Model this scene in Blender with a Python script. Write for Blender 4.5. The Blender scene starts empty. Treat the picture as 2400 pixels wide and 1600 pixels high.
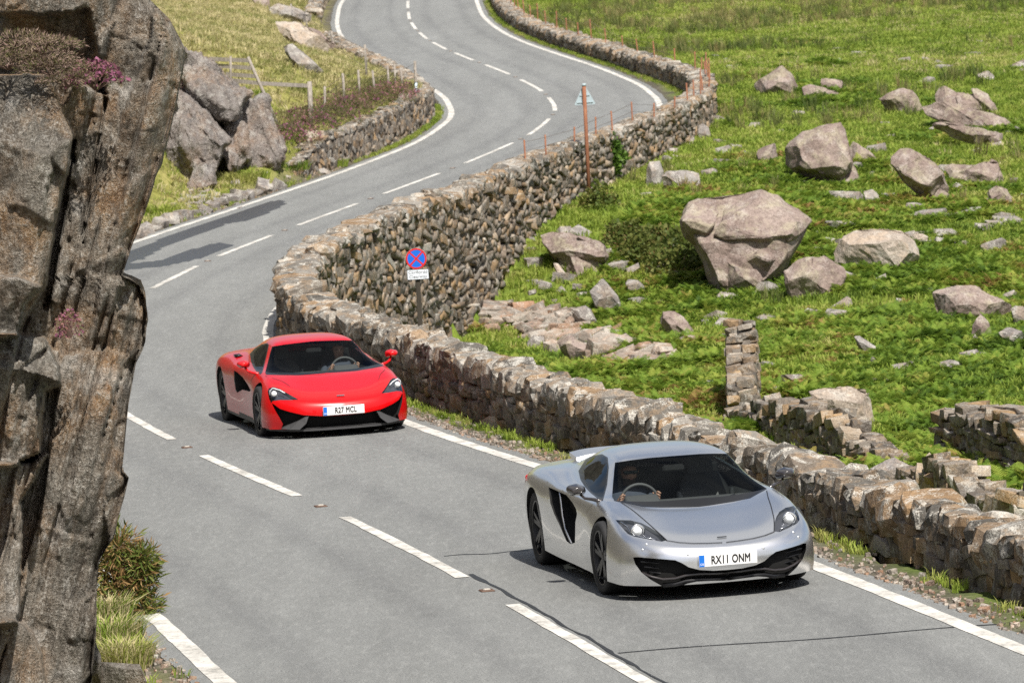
import bpy, bmesh, math, random
import numpy as np
from mathutils import Vector, Matrix
random.seed(7); RNG = np.random.default_rng(7)
scene = bpy.context.scene; COL = scene.collection
# ---------------------------------------------------------------- camera
FPX = 11584.2755; PITCH = 0.06788043699830497; ROLL = -0.05987423530095486; CAMZ = 5.22659
cp, sp = math.cos(PITCH), math.sin(PITCH); cr, sr = math.cos(ROLL), math.sin(ROLL)
FW = np.array([0, cp, -sp]); _u = np.array([0, sp, cp]); _r = np.array([1., 0, 0])
RT = cr*_r + sr*_u; UP = -sr*_r + cr*_u; CAMO = np.array([0, 0, CAMZ])
cam_d = bpy.data.cameras.new('camera'); cam = bpy.data.objects.new('camera', cam_d); COL.objects.link(cam)
cam_d.sensor_width = 36; cam_d.sensor_fit = 'HORIZONTAL'; cam_d.lens = 36*FPX/2400
cam_d.clip_start = 0.5; cam_d.clip_end = 6000
cam.matrix_world = Matrix(((RT[0], UP[0], -FW[0], 0), (RT[1], UP[1], -FW[1], 0), (RT[2], UP[2], -FW[2], CAMZ), (0, 0, 0, 1)))
cam_d.dof.use_dof = True; cam_d.dof.focus_distance = 43.5; cam_d.dof.aperture_fstop = 9.0
scene.camera = cam
# ---------------------------------------------------------------- sky, sun, exposure
SUN = Vector((0.2, -0.58, 0.79)).normalized()
w = bpy.data.worlds.new('World'); scene.world = w; w.use_nodes = True
nt = w.node_tree; sky = nt.nodes.new('ShaderNodeTexSky'); sky.sky_type = 'NISHITA'; sky.sun_disc = False
sky.sun_elevation = math.asin(SUN.z); sky.sun_rotation = math.atan2(SUN.x, SUN.y); sky.altitude = 300
sky.air_density = 1.0; sky.dust_density = 3.5; sky.ozone_density = 1.0
tc = nt.nodes.new('ShaderNodeTexCoord'); mp = nt.nodes.new('ShaderNodeMapping'); mp.inputs['Scale'].default_value = (1, 1, 2.4); nt.links.new(tc.outputs['Generated'], mp.inputs[0])
cn = nt.nodes.new('ShaderNodeTexNoise'); cn.inputs['Scale'].default_value = 2.6; cn.inputs['Detail'].default_value = 7; cn.inputs['Roughness'].default_value = .55; nt.links.new(mp.outputs[0], cn.inputs['Vector'])
crp = nt.nodes.new('ShaderNodeValToRGB'); crp.color_ramp.elements[0].position = .42; crp.color_ramp.elements[1].position = .60; nt.links.new(cn.outputs[0], crp.inputs[0])   # broken fair-weather cloud
cmx = nt.nodes.new('ShaderNodeMixRGB'); cmx.inputs[2].default_value = (4.2, 4.3, 4.45, 1); nt.links.new(crp.outputs[0], cmx.inputs[0]); nt.links.new(sky.outputs[0], cmx.inputs[1])
nt.links.new(cmx.outputs[0], nt.nodes['Background'].inputs[0]); nt.nodes['Background'].inputs[1].default_value = 0.088
sl = bpy.data.lights.new('sun', 'SUN'); sl.energy = 4.9; sl.angle = math.radians(0.53); sl.color = (1, .95, .87)
so = bpy.data.objects.new('sun', sl); COL.objects.link(so); so.rotation_euler = SUN.to_track_quat('Z', 'Y').to_euler(); so.location = (20, -40, 60)
scene.view_settings.view_transform = 'Standard'; scene.view_settings.look = 'None'
scene.view_settings.exposure = 0.5; scene.view_settings.gamma = 1
scene.render.engine = 'CYCLES'
cy = scene.cycles; cy.max_bounces = 8; cy.transparent_max_bounces = 12; cy.diffuse_bounces = 3; cy.glossy_bounces = 4; cy.transmission_bounces = 4
cy.caustics_reflective = False; cy.caustics_refractive = False; cy.use_denoising = False; cy.sample_clamp_indirect = 6
# ---------------------------------------------------------------- helpers
def dray(u, v):                       # direction through a pixel of the photograph (2352 px wide copy)
    return (u*2400/2352-1200)/FPX*RT - (v*2400/2352-800)/FPX*UP + FW
def at_depth(u, v, D):                # point at distance D along the viewing axis
    return CAMO + dray(u, v)*D
def crop(x0, y0, wsrc, wret):         # converts pixels of an enlarged crop to the 2352 px copy
    k = wsrc/wret; return lambda a, b: ((x0+a*k)*.98, (y0+b*k)*.98)
def hash3(i, j, k, s):
    n = (i*374761393 + j*668265263 + k*2147483647 + s*974634777) & 0xffffffff
    n = ((n ^ (n >> 13))*1274126177) & 0xffffffff
    n = ((n ^ (n >> 16))*2246822519) & 0xffffffff
    return ((n ^ (n >> 15)) & 0xffffff)/0xffffff*2-1
def vnoise(P, s=0):
    P = np.asarray(P, float); I = np.floor(P).astype(np.int64); F = P-I; F = F*F*(3-2*F)
    o = 0
    for dx in (0, 1):
        for dy in (0, 1):
            for dz in (0, 1):
                wgt = (F[:, 0] if dx else 1-F[:, 0])*(F[:, 1] if dy else 1-F[:, 1])*(F[:, 2] if dz else 1-F[:, 2])
                o = o + wgt*hash3(I[:, 0]+dx, I[:, 1]+dy, I[:, 2]+dz, s)
    return o
def fbm(P, s=0, o=4, gain=.5):
    P = np.asarray(P, float); r = 0; a = 1
    for k in range(o): r = r + a*vnoise(P*2.03**k+17.3*k, s+k); a *= gain
    return r
def n2(x, y, sc, s=0, o=3):
    x = np.atleast_1d(np.asarray(x, float)); y = np.atleast_1d(np.asarray(y, float))
    return fbm(np.stack([x*sc, y*sc, 0*x+.5], -1), s, o)
def tag(o, label=None, cat=None, group=None, kind=None):
    if label: o['label'] = label
    if cat: o['category'] = cat
    if group: o['group'] = group
    if kind: o['kind'] = kind
    return o
def mesh(name, V, F, mat=None, parent=None, smooth=False):
    me = bpy.data.meshes.new(name); me.from_pydata([tuple(map(float, v)) for v in V], [], [tuple(int(i) for i in f) for f in F]); me.update()
    return link(name, me, mat, parent, smooth)
def fastmesh(name, V, T, mat=None, parent=None, smooth=False):   # triangles, numpy arrays
    V = np.asarray(V, np.float32); T = np.asarray(T, np.int32)
    me = bpy.data.meshes.new(name); me.vertices.add(len(V)); me.vertices.foreach_set('co', V.ravel())
    me.loops.add(T.size); me.loops.foreach_set('vertex_index', T.ravel()); k = T.shape[1]
    me.polygons.add(len(T)); me.polygons.foreach_set('loop_start', np.arange(0, T.size, k, dtype=np.int32))
    me.update(calc_edges=True); me.validate()
    return link(name, me, mat, parent, smooth)
def link(name, me, mat=None, parent=None, smooth=False):
    o = bpy.data.objects.new(name, me); COL.objects.link(o)
    if mat is not None and len(me.materials) == 0: me.materials.append(mat)
    if parent is not None: o.parent = parent
    if smooth: me.polygons.foreach_set('use_smooth', [True]*len(me.polygons))
    return o
def empty(name, loc=(0, 0, 0), rz=0):
    o = bpy.data.objects.new(name, None); COL.objects.link(o); o.location = loc; o.rotation_euler = (0, 0, rz); o.empty_display_size = .2; return o
def bm_link(name, bm, mat=None, parent=None, smooth=False):
    me = bpy.data.meshes.new(name); bm.to_mesh(me); bm.free(); return link(name, me, mat, parent, smooth)
def smoothstep(a, b, x): t = np.clip((np.asarray(x, float)-a)/(b-a), 0, 1); return t*t*(3-2*t)
# ---------------------------------------------------------------- materials
class MB:
    def __init__(s, name):
        s.m = bpy.data.materials.new(name); s.m.use_nodes = True; s.t = s.m.node_tree; s.b = s.t.nodes['Principled BSDF']; s.out = s.t.nodes['Material Output']
    def n(s, typ, **kw):
        nd = s.t.nodes.new('ShaderNode'+typ)
        for k, v in kw.items():
            if hasattr(nd, k): setattr(nd, k, v)
            else: nd.inputs[k].default_value = v
        return nd
    def l(s, a, b): s.t.links.new(a, b)
    def coord(s, kind='Object'):
        return s.n('TexCoord').outputs[kind]
    def pos(s): return s.n('NewGeometry').outputs['Position']
    def noise(s, vec, scale, detail=4, rough=.6, sx=None):
        if sx:
            mp = s.n('Mapping'); mp.inputs['Scale'].default_value = sx[:3]
            if len(sx) > 3: mp.inputs['Rotation'].default_value = sx[3]
            s.l(vec, mp.inputs[0]); vec = mp.outputs[0]
        nd = s.n('TexNoise'); nd.inputs['Scale'].default_value = scale; nd.inputs['Detail'].default_value = detail; nd.inputs['Roughness'].default_value = rough
        s.l(vec, nd.inputs['Vector']); return nd.outputs[0]
    def ramp(s, fac, stops, interp='LINEAR'):
        nd = s.n('ValToRGB'); cr_ = nd.color_ramp; cr_.interpolation = interp
        while len(cr_.elements) < len(stops): cr_.elements.new(.5)
        for e, (p, c) in zip(cr_.elements, stops):
            e.position = p; e.color = (c, c, c, 1) if isinstance(c, (int, float)) else (*c, 1)
        s.l(fac, nd.inputs[0]); return nd.outputs[0]
    def mix(s, fac, a, b, mode='MIX'):
        nd = s.n('MixRGB', blend_type=mode)
        for i, v in ((0, fac), (1, a), (2, b)):
            if isinstance(v, (int, float)): nd.inputs[i].default_value = (v if i == 0 else (v, v, v, 1))
            elif isinstance(v, tuple): nd.inputs[i].default_value = (*v, 1)
            else: s.l(v, nd.inputs[i])
        return nd.outputs[0]
    def math(s, op, a, b=0.0):
        nd = s.n('Math', operation=op)
        for i, v in ((0, a), (1, b)):
            if isinstance(v, (int, float)): nd.inputs[i].default_value = v
            else: s.l(v, nd.inputs[i])
        return nd.outputs[0]
    def bump(s, h, strength=.4, dist=.02):
        nd = s.n('Bump'); nd.inputs['Strength'].default_value = strength; nd.inputs['Distance'].default_value = dist
        s.l(h, nd.inputs['Height']); s.l(nd.outputs[0], s.b.inputs['Normal'])
    def set(s, **kw):
        for k, v in kw.items():
            k = k.replace('_', ' ')
            if isinstance(v, (int, float)): s.b.inputs[k].default_value = v
            elif isinstance(v, tuple): s.b.inputs[k].default_value = (*v, 1) if len(v) == 3 else v
            else: s.l(v, s.b.inputs[k])
        return s.m
def plain(name, col, rough=.6, **kw):
    b = MB(name); return b.set(Base_Color=col, Roughness=rough, **kw)
def rockmat(name, cols, lichen=(.42, .27, .13), lich=.35, pale=(.55, .53, .48), palef=.4, scale=1.0, per=None, strata=None, rough=.9):
    """cols: dark to light base stops; per: 'object' or an attribute name for a per-stone value"""
    b = MB(name); v = b.pos()
    n1 = b.noise(v, 1.1*scale, 5, .62); n3 = b.noise(v, 9*scale, 5, .7); n4 = b.noise(v, 34*scale, 3, .7)
    base = b.ramp(n1, [(.28, cols[0]), (.5, cols[1]), (.72, cols[2])])
    if strata:
        ns = b.noise(v, 1.0, 5, .65, sx=strata); base = b.mix(b.ramp(ns, [(.35, 0), (.65, 1)]), base, b.mix(.5, base, cols[0]))
    if per:
        rv = b.n('ObjectInfo').outputs['Random'] if per == 'object' else b.n('Attribute', attribute_name=per).outputs['Fac']
        base = b.mix(b.ramp(rv, [(0, .8), (1, .8)]), base, b.ramp(rv, [(0, cols[0]), (.3, cols[1]), (.55, cols[2]), (.75, (cols[1][0]*1.12, cols[1][1]*.97, cols[1][2]*.85)), (.93, lichen), (1, pale)]))
        base = b.mix(b.ramp(n1, [(.3, .45), (.7, 0)]), base, b.mix(1, base, (.45, .43, .42), 'MULTIPLY'))
    lm = b.ramp(b.math('MULTIPLY', b.noise(v, 2.3*scale, 4, .6), b.math('ADD', n3, .5)), [(.47, 0), (.62, 1)])
    base = b.mix(b.math('MULTIPLY', lm, lich), base, lichen)
    pm = b.ramp(b.math('MULTIPLY', b.noise(v, 3.7*scale, 5, .65), b.math('ADD', n4, .5)), [(.52, 0), (.64, 1)])
    base = b.mix(b.math('MULTIPLY', pm, palef), base, pale)
    base = b.mix(b.ramp(b.math('ADD', b.math('MULTIPLY', n4, .6), b.math('MULTIPLY', n3, .4)), [(.36, .75), (.54, 0)]), base, b.mix(1, base, (.33, .31, .30), 'MULTIPLY'))
    b.bump(b.math('ADD', b.math('MULTIPLY', n3, 1.0), b.math('MULTIPLY', n4, .45)), .75, .035/scale**.5)
    return b.set(Base_Color=base, Roughness=rough, Specular_IOR_Level=.25)
C_WALL = ((.075, .066, .058), (.18, .156, .13), (.31, .275, .235))
M_STONE_O = rockmat('wall_stone', C_WALL, per='object', lich=.3, palef=.45, scale=1.6)
M_STONE_A = rockmat('wall_rubble', C_WALL, per='rnd', lich=.3, palef=.45, scale=1.6)
C_COPE = ((.075, .071, .065), (.18, .166, .145), (.31, .29, .26))
M_COPE_O = rockmat('coping_stone', C_COPE, lichen=(.36, .23, .12), lich=.42, palef=.75, per='object', scale=1.8)
M_COPE_A = rockmat('coping_rubble', C_COPE, lichen=(.36, .23, .12), lich=.42, palef=.75, per='rnd', scale=1.8)
C_BOUL = ((.135, .10, .088), (.245, .188, .165), (.345, .28, .25))
M_BOULDER = rockmat('boulder_stone', C_BOUL, lichen=(.46, .45, .28), lich=.28, pale=(.46, .42, .39), palef=.35, scale=.9)
M_PALEROCK = rockmat('pale_boulder_stone', ((.25, .205, .165), (.37, .315, .265), (.45, .395, .34)), lichen=(.5, .36, .24), lich=.3, palef=.4, scale=.9)
M_GREYROCK = rockmat('grey_stone', ((.14, .125, .12), (.25, .228, .215), (.37, .35, .33)), lich=.2, palef=.6, scale=1.2)
M_RUBBLE = rockmat('rubble_stone', ((.15, .125, .11), (.30, .26, .22), (.44, .40, .35)), lichen=(.40, .22, .13), lich=.3, palef=.5, scale=1.5, per='object')
M_EARTH = rockmat('wall_core_earth', ((.10, .085, .07), (.15, .13, .108), (.2, .175, .15)), lich=0, palef=0, scale=2)
# ---------------------------------------------------------------- the road's line
CLX = [9.0, 8.325, 7.65, 6.975, 6.3, 5.625, 4.95, 4.276, 3.617, 2.989, 2.375, 1.764, 1.168, 0.607, 0.053, -0.528, -1.132, -1.762, -2.455, -3.18, -3.884, -4.543, -5.175, -5.774, -6.273, -6.637, -6.849, -6.922, -6.85, -6.65, -6.393, -6.155, -5.916, -5.611, -5.212, -4.778, -4.282, -3.71, -3.115, -2.488, -1.83, -1.17, -0.534, 0.08, 0.643, 1.052, 1.356, 1.59, 1.635, 1.55, 1.411, 1.158, 0.835, 0.492, 0.109, -0.294, -0.685, -1.04, -1.375, -1.694, -1.979, -2.247, -2.493, -2.692, -2.87, -3.034, -3.175, -3.303, -3.414, -3.49, -3.551, -3.608, -3.658, -3.688, -3.677, -3.649, -3.61, -3.511, -3.332, -3.133, -2.933, -2.719, -2.413, -1.987, -1.529, -1.071, -0.612, -0.153]
CLZ = [0.0]*18 + [0.001, 0.004, 0.01, 0.023, 0.046, 0.08, 0.126, 0.182, 0.248, 0.318, 0.39, 0.454, 0.506, 0.544, 0.575, 0.608, 0.65, 0.705, 0.773, 0.854, 0.945, 1.046, 1.156, 1.275, 1.403, 1.537, 1.674, 1.811, 1.947, 2.083, 2.222, 2.363, 2.509, 2.659, 2.811, 2.963, 3.113, 3.256, 3.391, 3.517, 3.638, 3.756, 3.876, 3.998, 4.12, 4.241, 4.361, 4.483, 4.607, 4.737, 4.875, 5.021, 5.175, 5.335, 5.497, 5.656, 5.81, 5.958, 6.103, 6.245, 6.386, 6.527, 6.667, 6.807, 6.948, 7.088, 7.229, 7.371, 7.512, 7.653]
_Y = np.arange(88)*3.0
_Y = np.concatenate([[-60, -30], _Y, [300, 360]]); _X = np.concatenate([[22.5, 15.75], CLX, [6, 16]]); _Z = np.concatenate([[0, 0], CLZ, [9.3, 11.5]])
YF = np.arange(-60, 360.01, .5)
def cubic(yq, Y, V):                  # C1 Catmull interpolation
    yq = np.clip(yq, Y[0], Y[-1]-1e-6); i = np.clip(np.searchsorted(Y, yq, 'right')-1, 0, len(Y)-2)
    m = np.gradient(V, Y); h = Y[i+1]-Y[i]; t = (yq-Y[i])/h
    return (2*t**3-3*t**2+1)*V[i]+(t**3-2*t**2+t)*h*m[i]+(-2*t**3+3*t**2)*V[i+1]+(t**3-t**2)*h*m[i+1]
XF = cubic(YF, _Y, _X); ZF = cubic(YF, _Y, _Z); DXF = np.gradient(XF, YF)
cx = lambda y: np.interp(y, YF, XF); zr = lambda y: np.interp(y, YF, ZF); dcx = lambda y: np.interp(y, YF, DXF)
SF = np.concatenate([[0], np.cumsum(np.hypot(np.diff(XF), np.diff(YF)))])
def off(y, d):                        # point d metres to the right of the centre line at station y
    s_ = dcx(y); L = np.hypot(1, s_); return cx(y)+d/L, y-d*s_/L
def lat(x, y):                        # signed distance from the centre line, station
    s_ = dcx(y); yy = np.clip(y+(x-cx(y))*s_/(1+s_*s_), -60, 359)
    s_ = dcx(yy); return ((x-cx(yy))-(y-yy)*s_)/np.hypot(1, s_), yy
# wall beside the road on the right: centre offset and crest height
wall_d = lambda y: np.interp(y, [0, 58, 66, 72, 77, 86, 92, 98, 105, 130, 138, 146, 156, 220], [4.05, 4.05, 3.95, 3.62, 3.5, 3.5, 3.62, 3.85, 4.0, 4.05, 4.3, 4.3, 3.95, 3.9])
wall_h = lambda y: np.interp(y, [0, 38, 46, 52, 58, 66, 80, 100, 120, 128, 140, 150, 160, 220], [.46, .49, .51, .56, .69, .80, .88, .78, .76, .62, .62, .55, .46, .42])
drop = lambda y: np.interp(y, [0, 45, 60, 80, 101, 106, 111, 115, 130, 150, 200, 260], [1.0, 1.15, 1.3, 2.2, 2.25, 1.9, .95, .55, .45, .4, .2, 0])
drop_s = lambda y: np.interp(y, [0, 45, 60, 80, 100, 115, 130, 150, 200, 260], [1.0, 1.15, 1.3, 2.0, 1.9, 1.2, .7, .4, .2, 0])
def H(x, y):
    x = np.atleast_1d(np.asarray(x, float)); y = np.atleast_1d(np.asarray(y, float))
    d, yy = lat(x, np.clip(y, -60, 355)); yy = np.clip(yy, -60, 355); z0 = zr(yy)
    far = np.clip(y-262, 0, 1e9)
    wd = wall_d(yy)
    und = .16*n2(x, y, .11, 3, 3)+.05*n2(x, y, .55, 9, 2)
    k = smoothstep(1.5, 9, d-wd)
    right = -(drop(yy)*(1-k)+drop_s(yy)*k) + und*smoothstep(.2, 2, d-wd) + .012*np.clip(d-30, 0, 400)
    r = z0 - .012 + (right+.012)*smoothstep(wd-.12, wd+.18, d)
    L = -d
    rw = np.interp(yy, [0, 30, 112, 118, 124, 140, 147, 152, 200, 215, 260], [0, 0, 0, .25, .95, 1.0, .6, .30, .35, .5, .8])
    steep = np.interp(yy, [0, 80, 100, 116, 122, 260], [.62, .9, .85, .7, 0, 0]); tall_ = np.interp(yy, [38, 46, 100, 108], [0, 1, 1, 0])
    bank = rw*smoothstep(3.62, 4.0, L)
    hill = np.interp(yy, [0, 95, 120, 135, 150, 180, 200, 260], [.25, .3, .34, .36, .22, .2, .25, .4])*np.clip(L-4.2, 0, 24) + .3*np.clip(L-28.2, 0, 60)
    cut = steep*(np.clip(L-5.2, 0, 2.6)) + .06*np.clip(L-3.4, 0, 3) + tall_*(1.3*np.clip(L-4.6, 0, 5)+.9*np.clip(n2(x, y, .5, 15, 4), -.6, 1)*smoothstep(4.6, 6, L))
    lft = bank+hill*smoothstep(4, 6, L)+cut + und*smoothstep(3.6, 5.5, L)
    z = np.where(d > 0, r, z0-.012+lft)
    return z + np.clip(far, 0, 120)*.05
def hit(u, v, dz=0.0):                # where the ray through a pixel meets the ground (or a level dz above it)
    dr = dray(u, v); t = np.arange(24, 330, .25); P = CAMO+t[:, None]*dr
    g = P[:, 2]-H(P[:, 0], P[:, 1])-dz; i = np.where((g[:-1] > 0) & (g[1:] <= 0))[0]
    if len(i) == 0: return CAMO+dr*180, 180.
    i = i[0]; tt = t[i]+.25*g[i]/(g[i]-g[i+1]); return CAMO+dr*tt, tt
# ---------------------------------------------------------------- ground
def groundmat():
    b = MB('hill_turf'); v = b.pos()
    n1 = b.noise(v, .16, 5, .6); n3 = b.noise(v, 1.3, 6, .65); n4 = b.noise(v, 11, 4, .7)
    lush = b.ramp(n3, [(.25, (.05, .08, .012)), (.45, (.12, .185, .025)), (.62, (.18, .245, .035)), (.8, (.26, .28, .07))])
    dry = b.ramp(n3, [(.25, (.12, .12, .035)), (.45, (.27, .25, .075)), (.65, (.38, .33, .13)), (.85, (.44, .37, .18))])
    g = b.mix(b.n('Attribute', attribute_name='dry').outputs['Fac'], lush, dry)
    g = b.mix(b.ramp(n4, [(.3, .6), (.6, 0)]), g, b.mix(1, g, (.4, .42, .35), 'MULTIPLY'))
    dirt = b.ramp(b.math('ADD', b.math('MULTIPLY', n4, .5), b.math('MULTIPLY', n3, .5)), [(.3, (.04, .036, .028)), (.5, (.10, .09, .07)), (.7, (.2, .18, .15))])
    g = b.mix(b.n('Attribute', attribute_name='dirt').outputs['Fac'], g, dirt)
    b.bump(b.math('ADD', n4, b.math('MULTIPLY', n3, 2.0)), .7, .08)
    return b.set(Base_Color=g, Roughness=.95, Specular_IOR_Level=.1)
xs = np.concatenate([-np.geomspace(1500, 32, 22), np.arange(-30, 44, .42), np.geomspace(45, 1500, 22)])
ys = np.concatenate([-np.geomspace(800, 20, 10), np.arange(-15, 26, 2.0), np.arange(26, 225, .5), np.geomspace(226, 3000, 40)])
GX, GY = np.meshgrid(xs, ys); GZ = H(GX.ravel(), GY.ravel())
nx_, ny_ = len(xs), len(ys); ii = np.arange(nx_*ny_).reshape(ny_, nx_)
Q = np.stack([ii[:-1, :-1], ii[:-1, 1:], ii[1:, 1:], ii[1:, :-1]], -1).reshape(-1, 4)
ground = fastmesh('ground', np.stack([GX.ravel(), GY.ravel(), GZ], -1), Q, groundmat(), None, True); tag(ground, kind='structure')
dd, yy_ = lat(GX.ravel(), np.clip(GY.ravel(), -60, 355))
rt_side = dd > 0
dry = np.where(rt_side, .12+.35*n2(GX.ravel(), GY.ravel(), .09, 21)+.4*smoothstep(150, 200, GY.ravel()), .75+.3*n2(GX.ravel(), GY.ravel(), .3, 5))
dirt = (1-smoothstep(3.45, 3.9, np.abs(dd)+.25*n2(GX.ravel(), GY.ravel(), .9, 4)))
near_cut = (~rt_side)*(1-smoothstep(103, 110, GY.ravel()))*(1-smoothstep(12, 16, -dd))*smoothstep(3.9, 4.6, -dd); dirt = np.maximum(dirt, near_cut)
a_ = ground.data.attributes.new('dry', 'FLOAT', 'POINT'); a_.data.foreach_set('value', np.clip(dry, 0, 1).astype(np.float32))
a_ = ground.data.attributes.new('dirt', 'FLOAT', 'POINT'); a_.data.foreach_set('value', np.clip(dirt, 0, 1).astype(np.float32))
# ---------------------------------------------------------------- road
def roadmat():
    b = MB('worn_asphalt'); v = b.pos()
    n1 = b.noise(v, .5, 4, .6, sx=(1, .09, 1)); n3 = b.noise(v, 3, 5, .7, sx=(1, .22, 1)); n7 = b.noise(v, 15, 3, .7, sx=(1, .22, 1)); n4 = b.noise(v, 45, 3, .8); n5 = b.noise(v, 120, 2, .8)
    c = b.ramp(n1, [(.3, (.158, .165, .161)), (.55, (.195, .203, .198)), (.75, (.225, .233, .227))])
    c = b.mix(.22, c, b.ramp(n3, [(.3, .13), (.7, .30)])); c = b.mix(b.ramp(n7, [(.36, .35), (.5, 0)]), c, b.mix(1, c, (.8, .8, .8), 'MULTIPLY')); c = b.mix(b.ramp(n7, [(.52, 0), (.66, .3)]), c, (.34, .345, .335)); n6 = b.noise(v, 1.0, 5, .7, sx=(1, .1, 1)); c = b.mix(b.ramp(n6, [(.40, .45), (.6, 0)]), c, b.mix(1, c, (.72, .72, .73), 'MULTIPLY'))
    lane = b.n('Attribute', attribute_name='lane').outputs['Fac']      # distance from the centre line
    trk = b.math('ABSOLUTE', b.math('SUBTRACT', b.math('ABSOLUTE', b.math('SUBTRACT', b.math('ABSOLUTE', lane), 1.5)), .75))
    c = b.mix(b.ramp(b.math('ADD', trk, b.math('MULTIPLY', n3, .35)), [(.1, .75), (.5, 0)]), c, b.mix(1, c, (.70, .70, .72), 'MULTIPLY'))
    c = b.mix(b.ramp(n4, [(.40, .6), (.54, 0)]), c, (.06, .06, .06)); c = b.mix(b.ramp(n5, [(.52, 0), (.68, .65)]), c, (.42, .42, .40))
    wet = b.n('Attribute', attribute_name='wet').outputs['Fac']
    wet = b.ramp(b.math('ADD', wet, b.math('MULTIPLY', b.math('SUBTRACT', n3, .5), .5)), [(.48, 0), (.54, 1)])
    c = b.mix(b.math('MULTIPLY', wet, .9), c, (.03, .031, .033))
    b.bump(b.math('ADD', n4, b.math('MULTIPLY', n5, .5)), .5, .012)
    return b.set(Base_Color=c, Roughness=b.mix(wet, .85, .4), Specular_IOR_Level=.45)
M_ROAD = roadmat()
def strip(name, y0, y1, da, db, dz, mat, n_lat=1, step=.5, ragged=0., parent=None, seed=0):
    yv = np.arange(y0, y1+1e-6, step); V = []
    for j in range(n_lat+1):
        d_ = da+(db-da)*j/n_lat; d_ = d_+0*yv
        if ragged and j in (0, n_lat): d_ = d_+ragged*n2(yv, 0*yv+j*7+seed, 2.2, 31, 3)
        X, Y = off(yv, d_); V.append(np.stack([X, Y, zr(yv)+dz], -1))
    V = np.concatenate(V); m = len(yv); F = []
    for j in range(n_lat):
        a = np.arange(m-1)+j*m; F.append(np.stack([a, a+m, a+m+1, a+1], -1))
    o = fastmesh(name, V, np.concatenate(F)[:, ::-1], mat, parent, True)
    return o, yv, V
road, yv, RV = strip('road', -40, 330, -3.26, 3.26, .0, M_ROAD, 56, .25, .05); tag(road, kind='structure')
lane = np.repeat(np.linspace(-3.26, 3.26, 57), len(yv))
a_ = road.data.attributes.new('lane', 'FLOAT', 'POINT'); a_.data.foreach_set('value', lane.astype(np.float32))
def in_polys(P, polys):               # which road points lie inside the puddle outlines
    q = P-CAMO; dz_ = q@FW; U = ((q@RT)/dz_*FPX+1200)*.98; V_ = (800-(q@UP)/dz_*FPX)*.98; r_ = np.zeros(len(P))
    for po in polys:
        c_ = np.zeros(len(P), bool); k_ = len(po)-1
        for i_ in range(len(po)):
            (x1, y1), (x2, y2) = po[i_], po[k_]; m_ = ((y1 > V_) != (y2 > V_)) & (U < (x2-x1)*(V_-y1)/((y2-y1) or 1e-9)+x1); c_ ^= m_; k_ = i_
        r_ = np.maximum(r_, c_)
    return r_*(dz_ > 80)*(dz_ < 125)
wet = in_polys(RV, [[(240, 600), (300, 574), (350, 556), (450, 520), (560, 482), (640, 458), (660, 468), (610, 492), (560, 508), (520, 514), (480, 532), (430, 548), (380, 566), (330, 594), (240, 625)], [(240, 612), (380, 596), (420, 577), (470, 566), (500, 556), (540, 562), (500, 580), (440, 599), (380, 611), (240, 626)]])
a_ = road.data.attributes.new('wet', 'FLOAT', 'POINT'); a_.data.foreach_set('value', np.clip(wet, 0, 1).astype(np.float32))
if road.data.polygons[0].normal.z < 0: road.data.flip_normals()
def paintmat():
    b = MB('road_paint'); v = b.pos(); n = b.noise(v, 22, 4, .7); n1 = b.noise(v, 3, 4, .6)
    c = b.mix(b.ramp(b.math('ADD', b.math('MULTIPLY', n, .6), b.math('MULTIPLY', n1, .4)), [(.36, .9), (.5, 0)]), b.ramp(n1, [(.3, (.42, .40, .36)), (.65, (.62, .605, .57))]), (.22, .215, .2))
    b.bump(n, .3, .004); return b.set(Base_Color=c, Roughness=.75)
M_PAINT = paintmat()
def flipup(o):
    if o.data.polygons[0].normal.z < 0: o.data.flip_normals()
    return o
for nm, y0, y1, d in (('edge_line', 25, 300, 3.0), ('edge_line', 25, 300, -3.0)):
    o, _, _ = strip(nm, y0, y1, d-.085, d+.085, .005, M_PAINT, 1, .25, .012, None, 3 if d > 0 else 8); tag(flipup(o), kind='structure')
s_of = lambda y: np.interp(y, YF, SF); y_of = lambda s: np.interp(s, SF, YF)
dash_y = [(28.1, 34.0), (36.9, 43.0), (45.28, 51.41), (53.99, 59.7), (62.15, 68.1), (71.0, 76.9), (80, 86)]
PY = [89.43, 95.23, 98.12, 104.06, 106.91, 112.86, 115.61, 121.36, 124.23, 130.25, 132.73, 138.65, 141.77, 147.71, 150.57, 156.57, 159.44, 165.38, 168.31, 174.26, 177.13, 183.11, 186.06, 192.02, 195.0, 200.97, 203.96, 209.94, 212.94, 218.92]
dash_y += list(zip(PY[::2], PY[1::2])) + [(222, 228), (231, 237)]
for a, b_ in dash_y:
    o, _, _ = strip('centre_line_dash', a, b_, -.065, .065, .006, M_PAINT, 1, max((b_-a)/18, .1), .012); tag(flipup(o), kind='structure')
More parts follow.
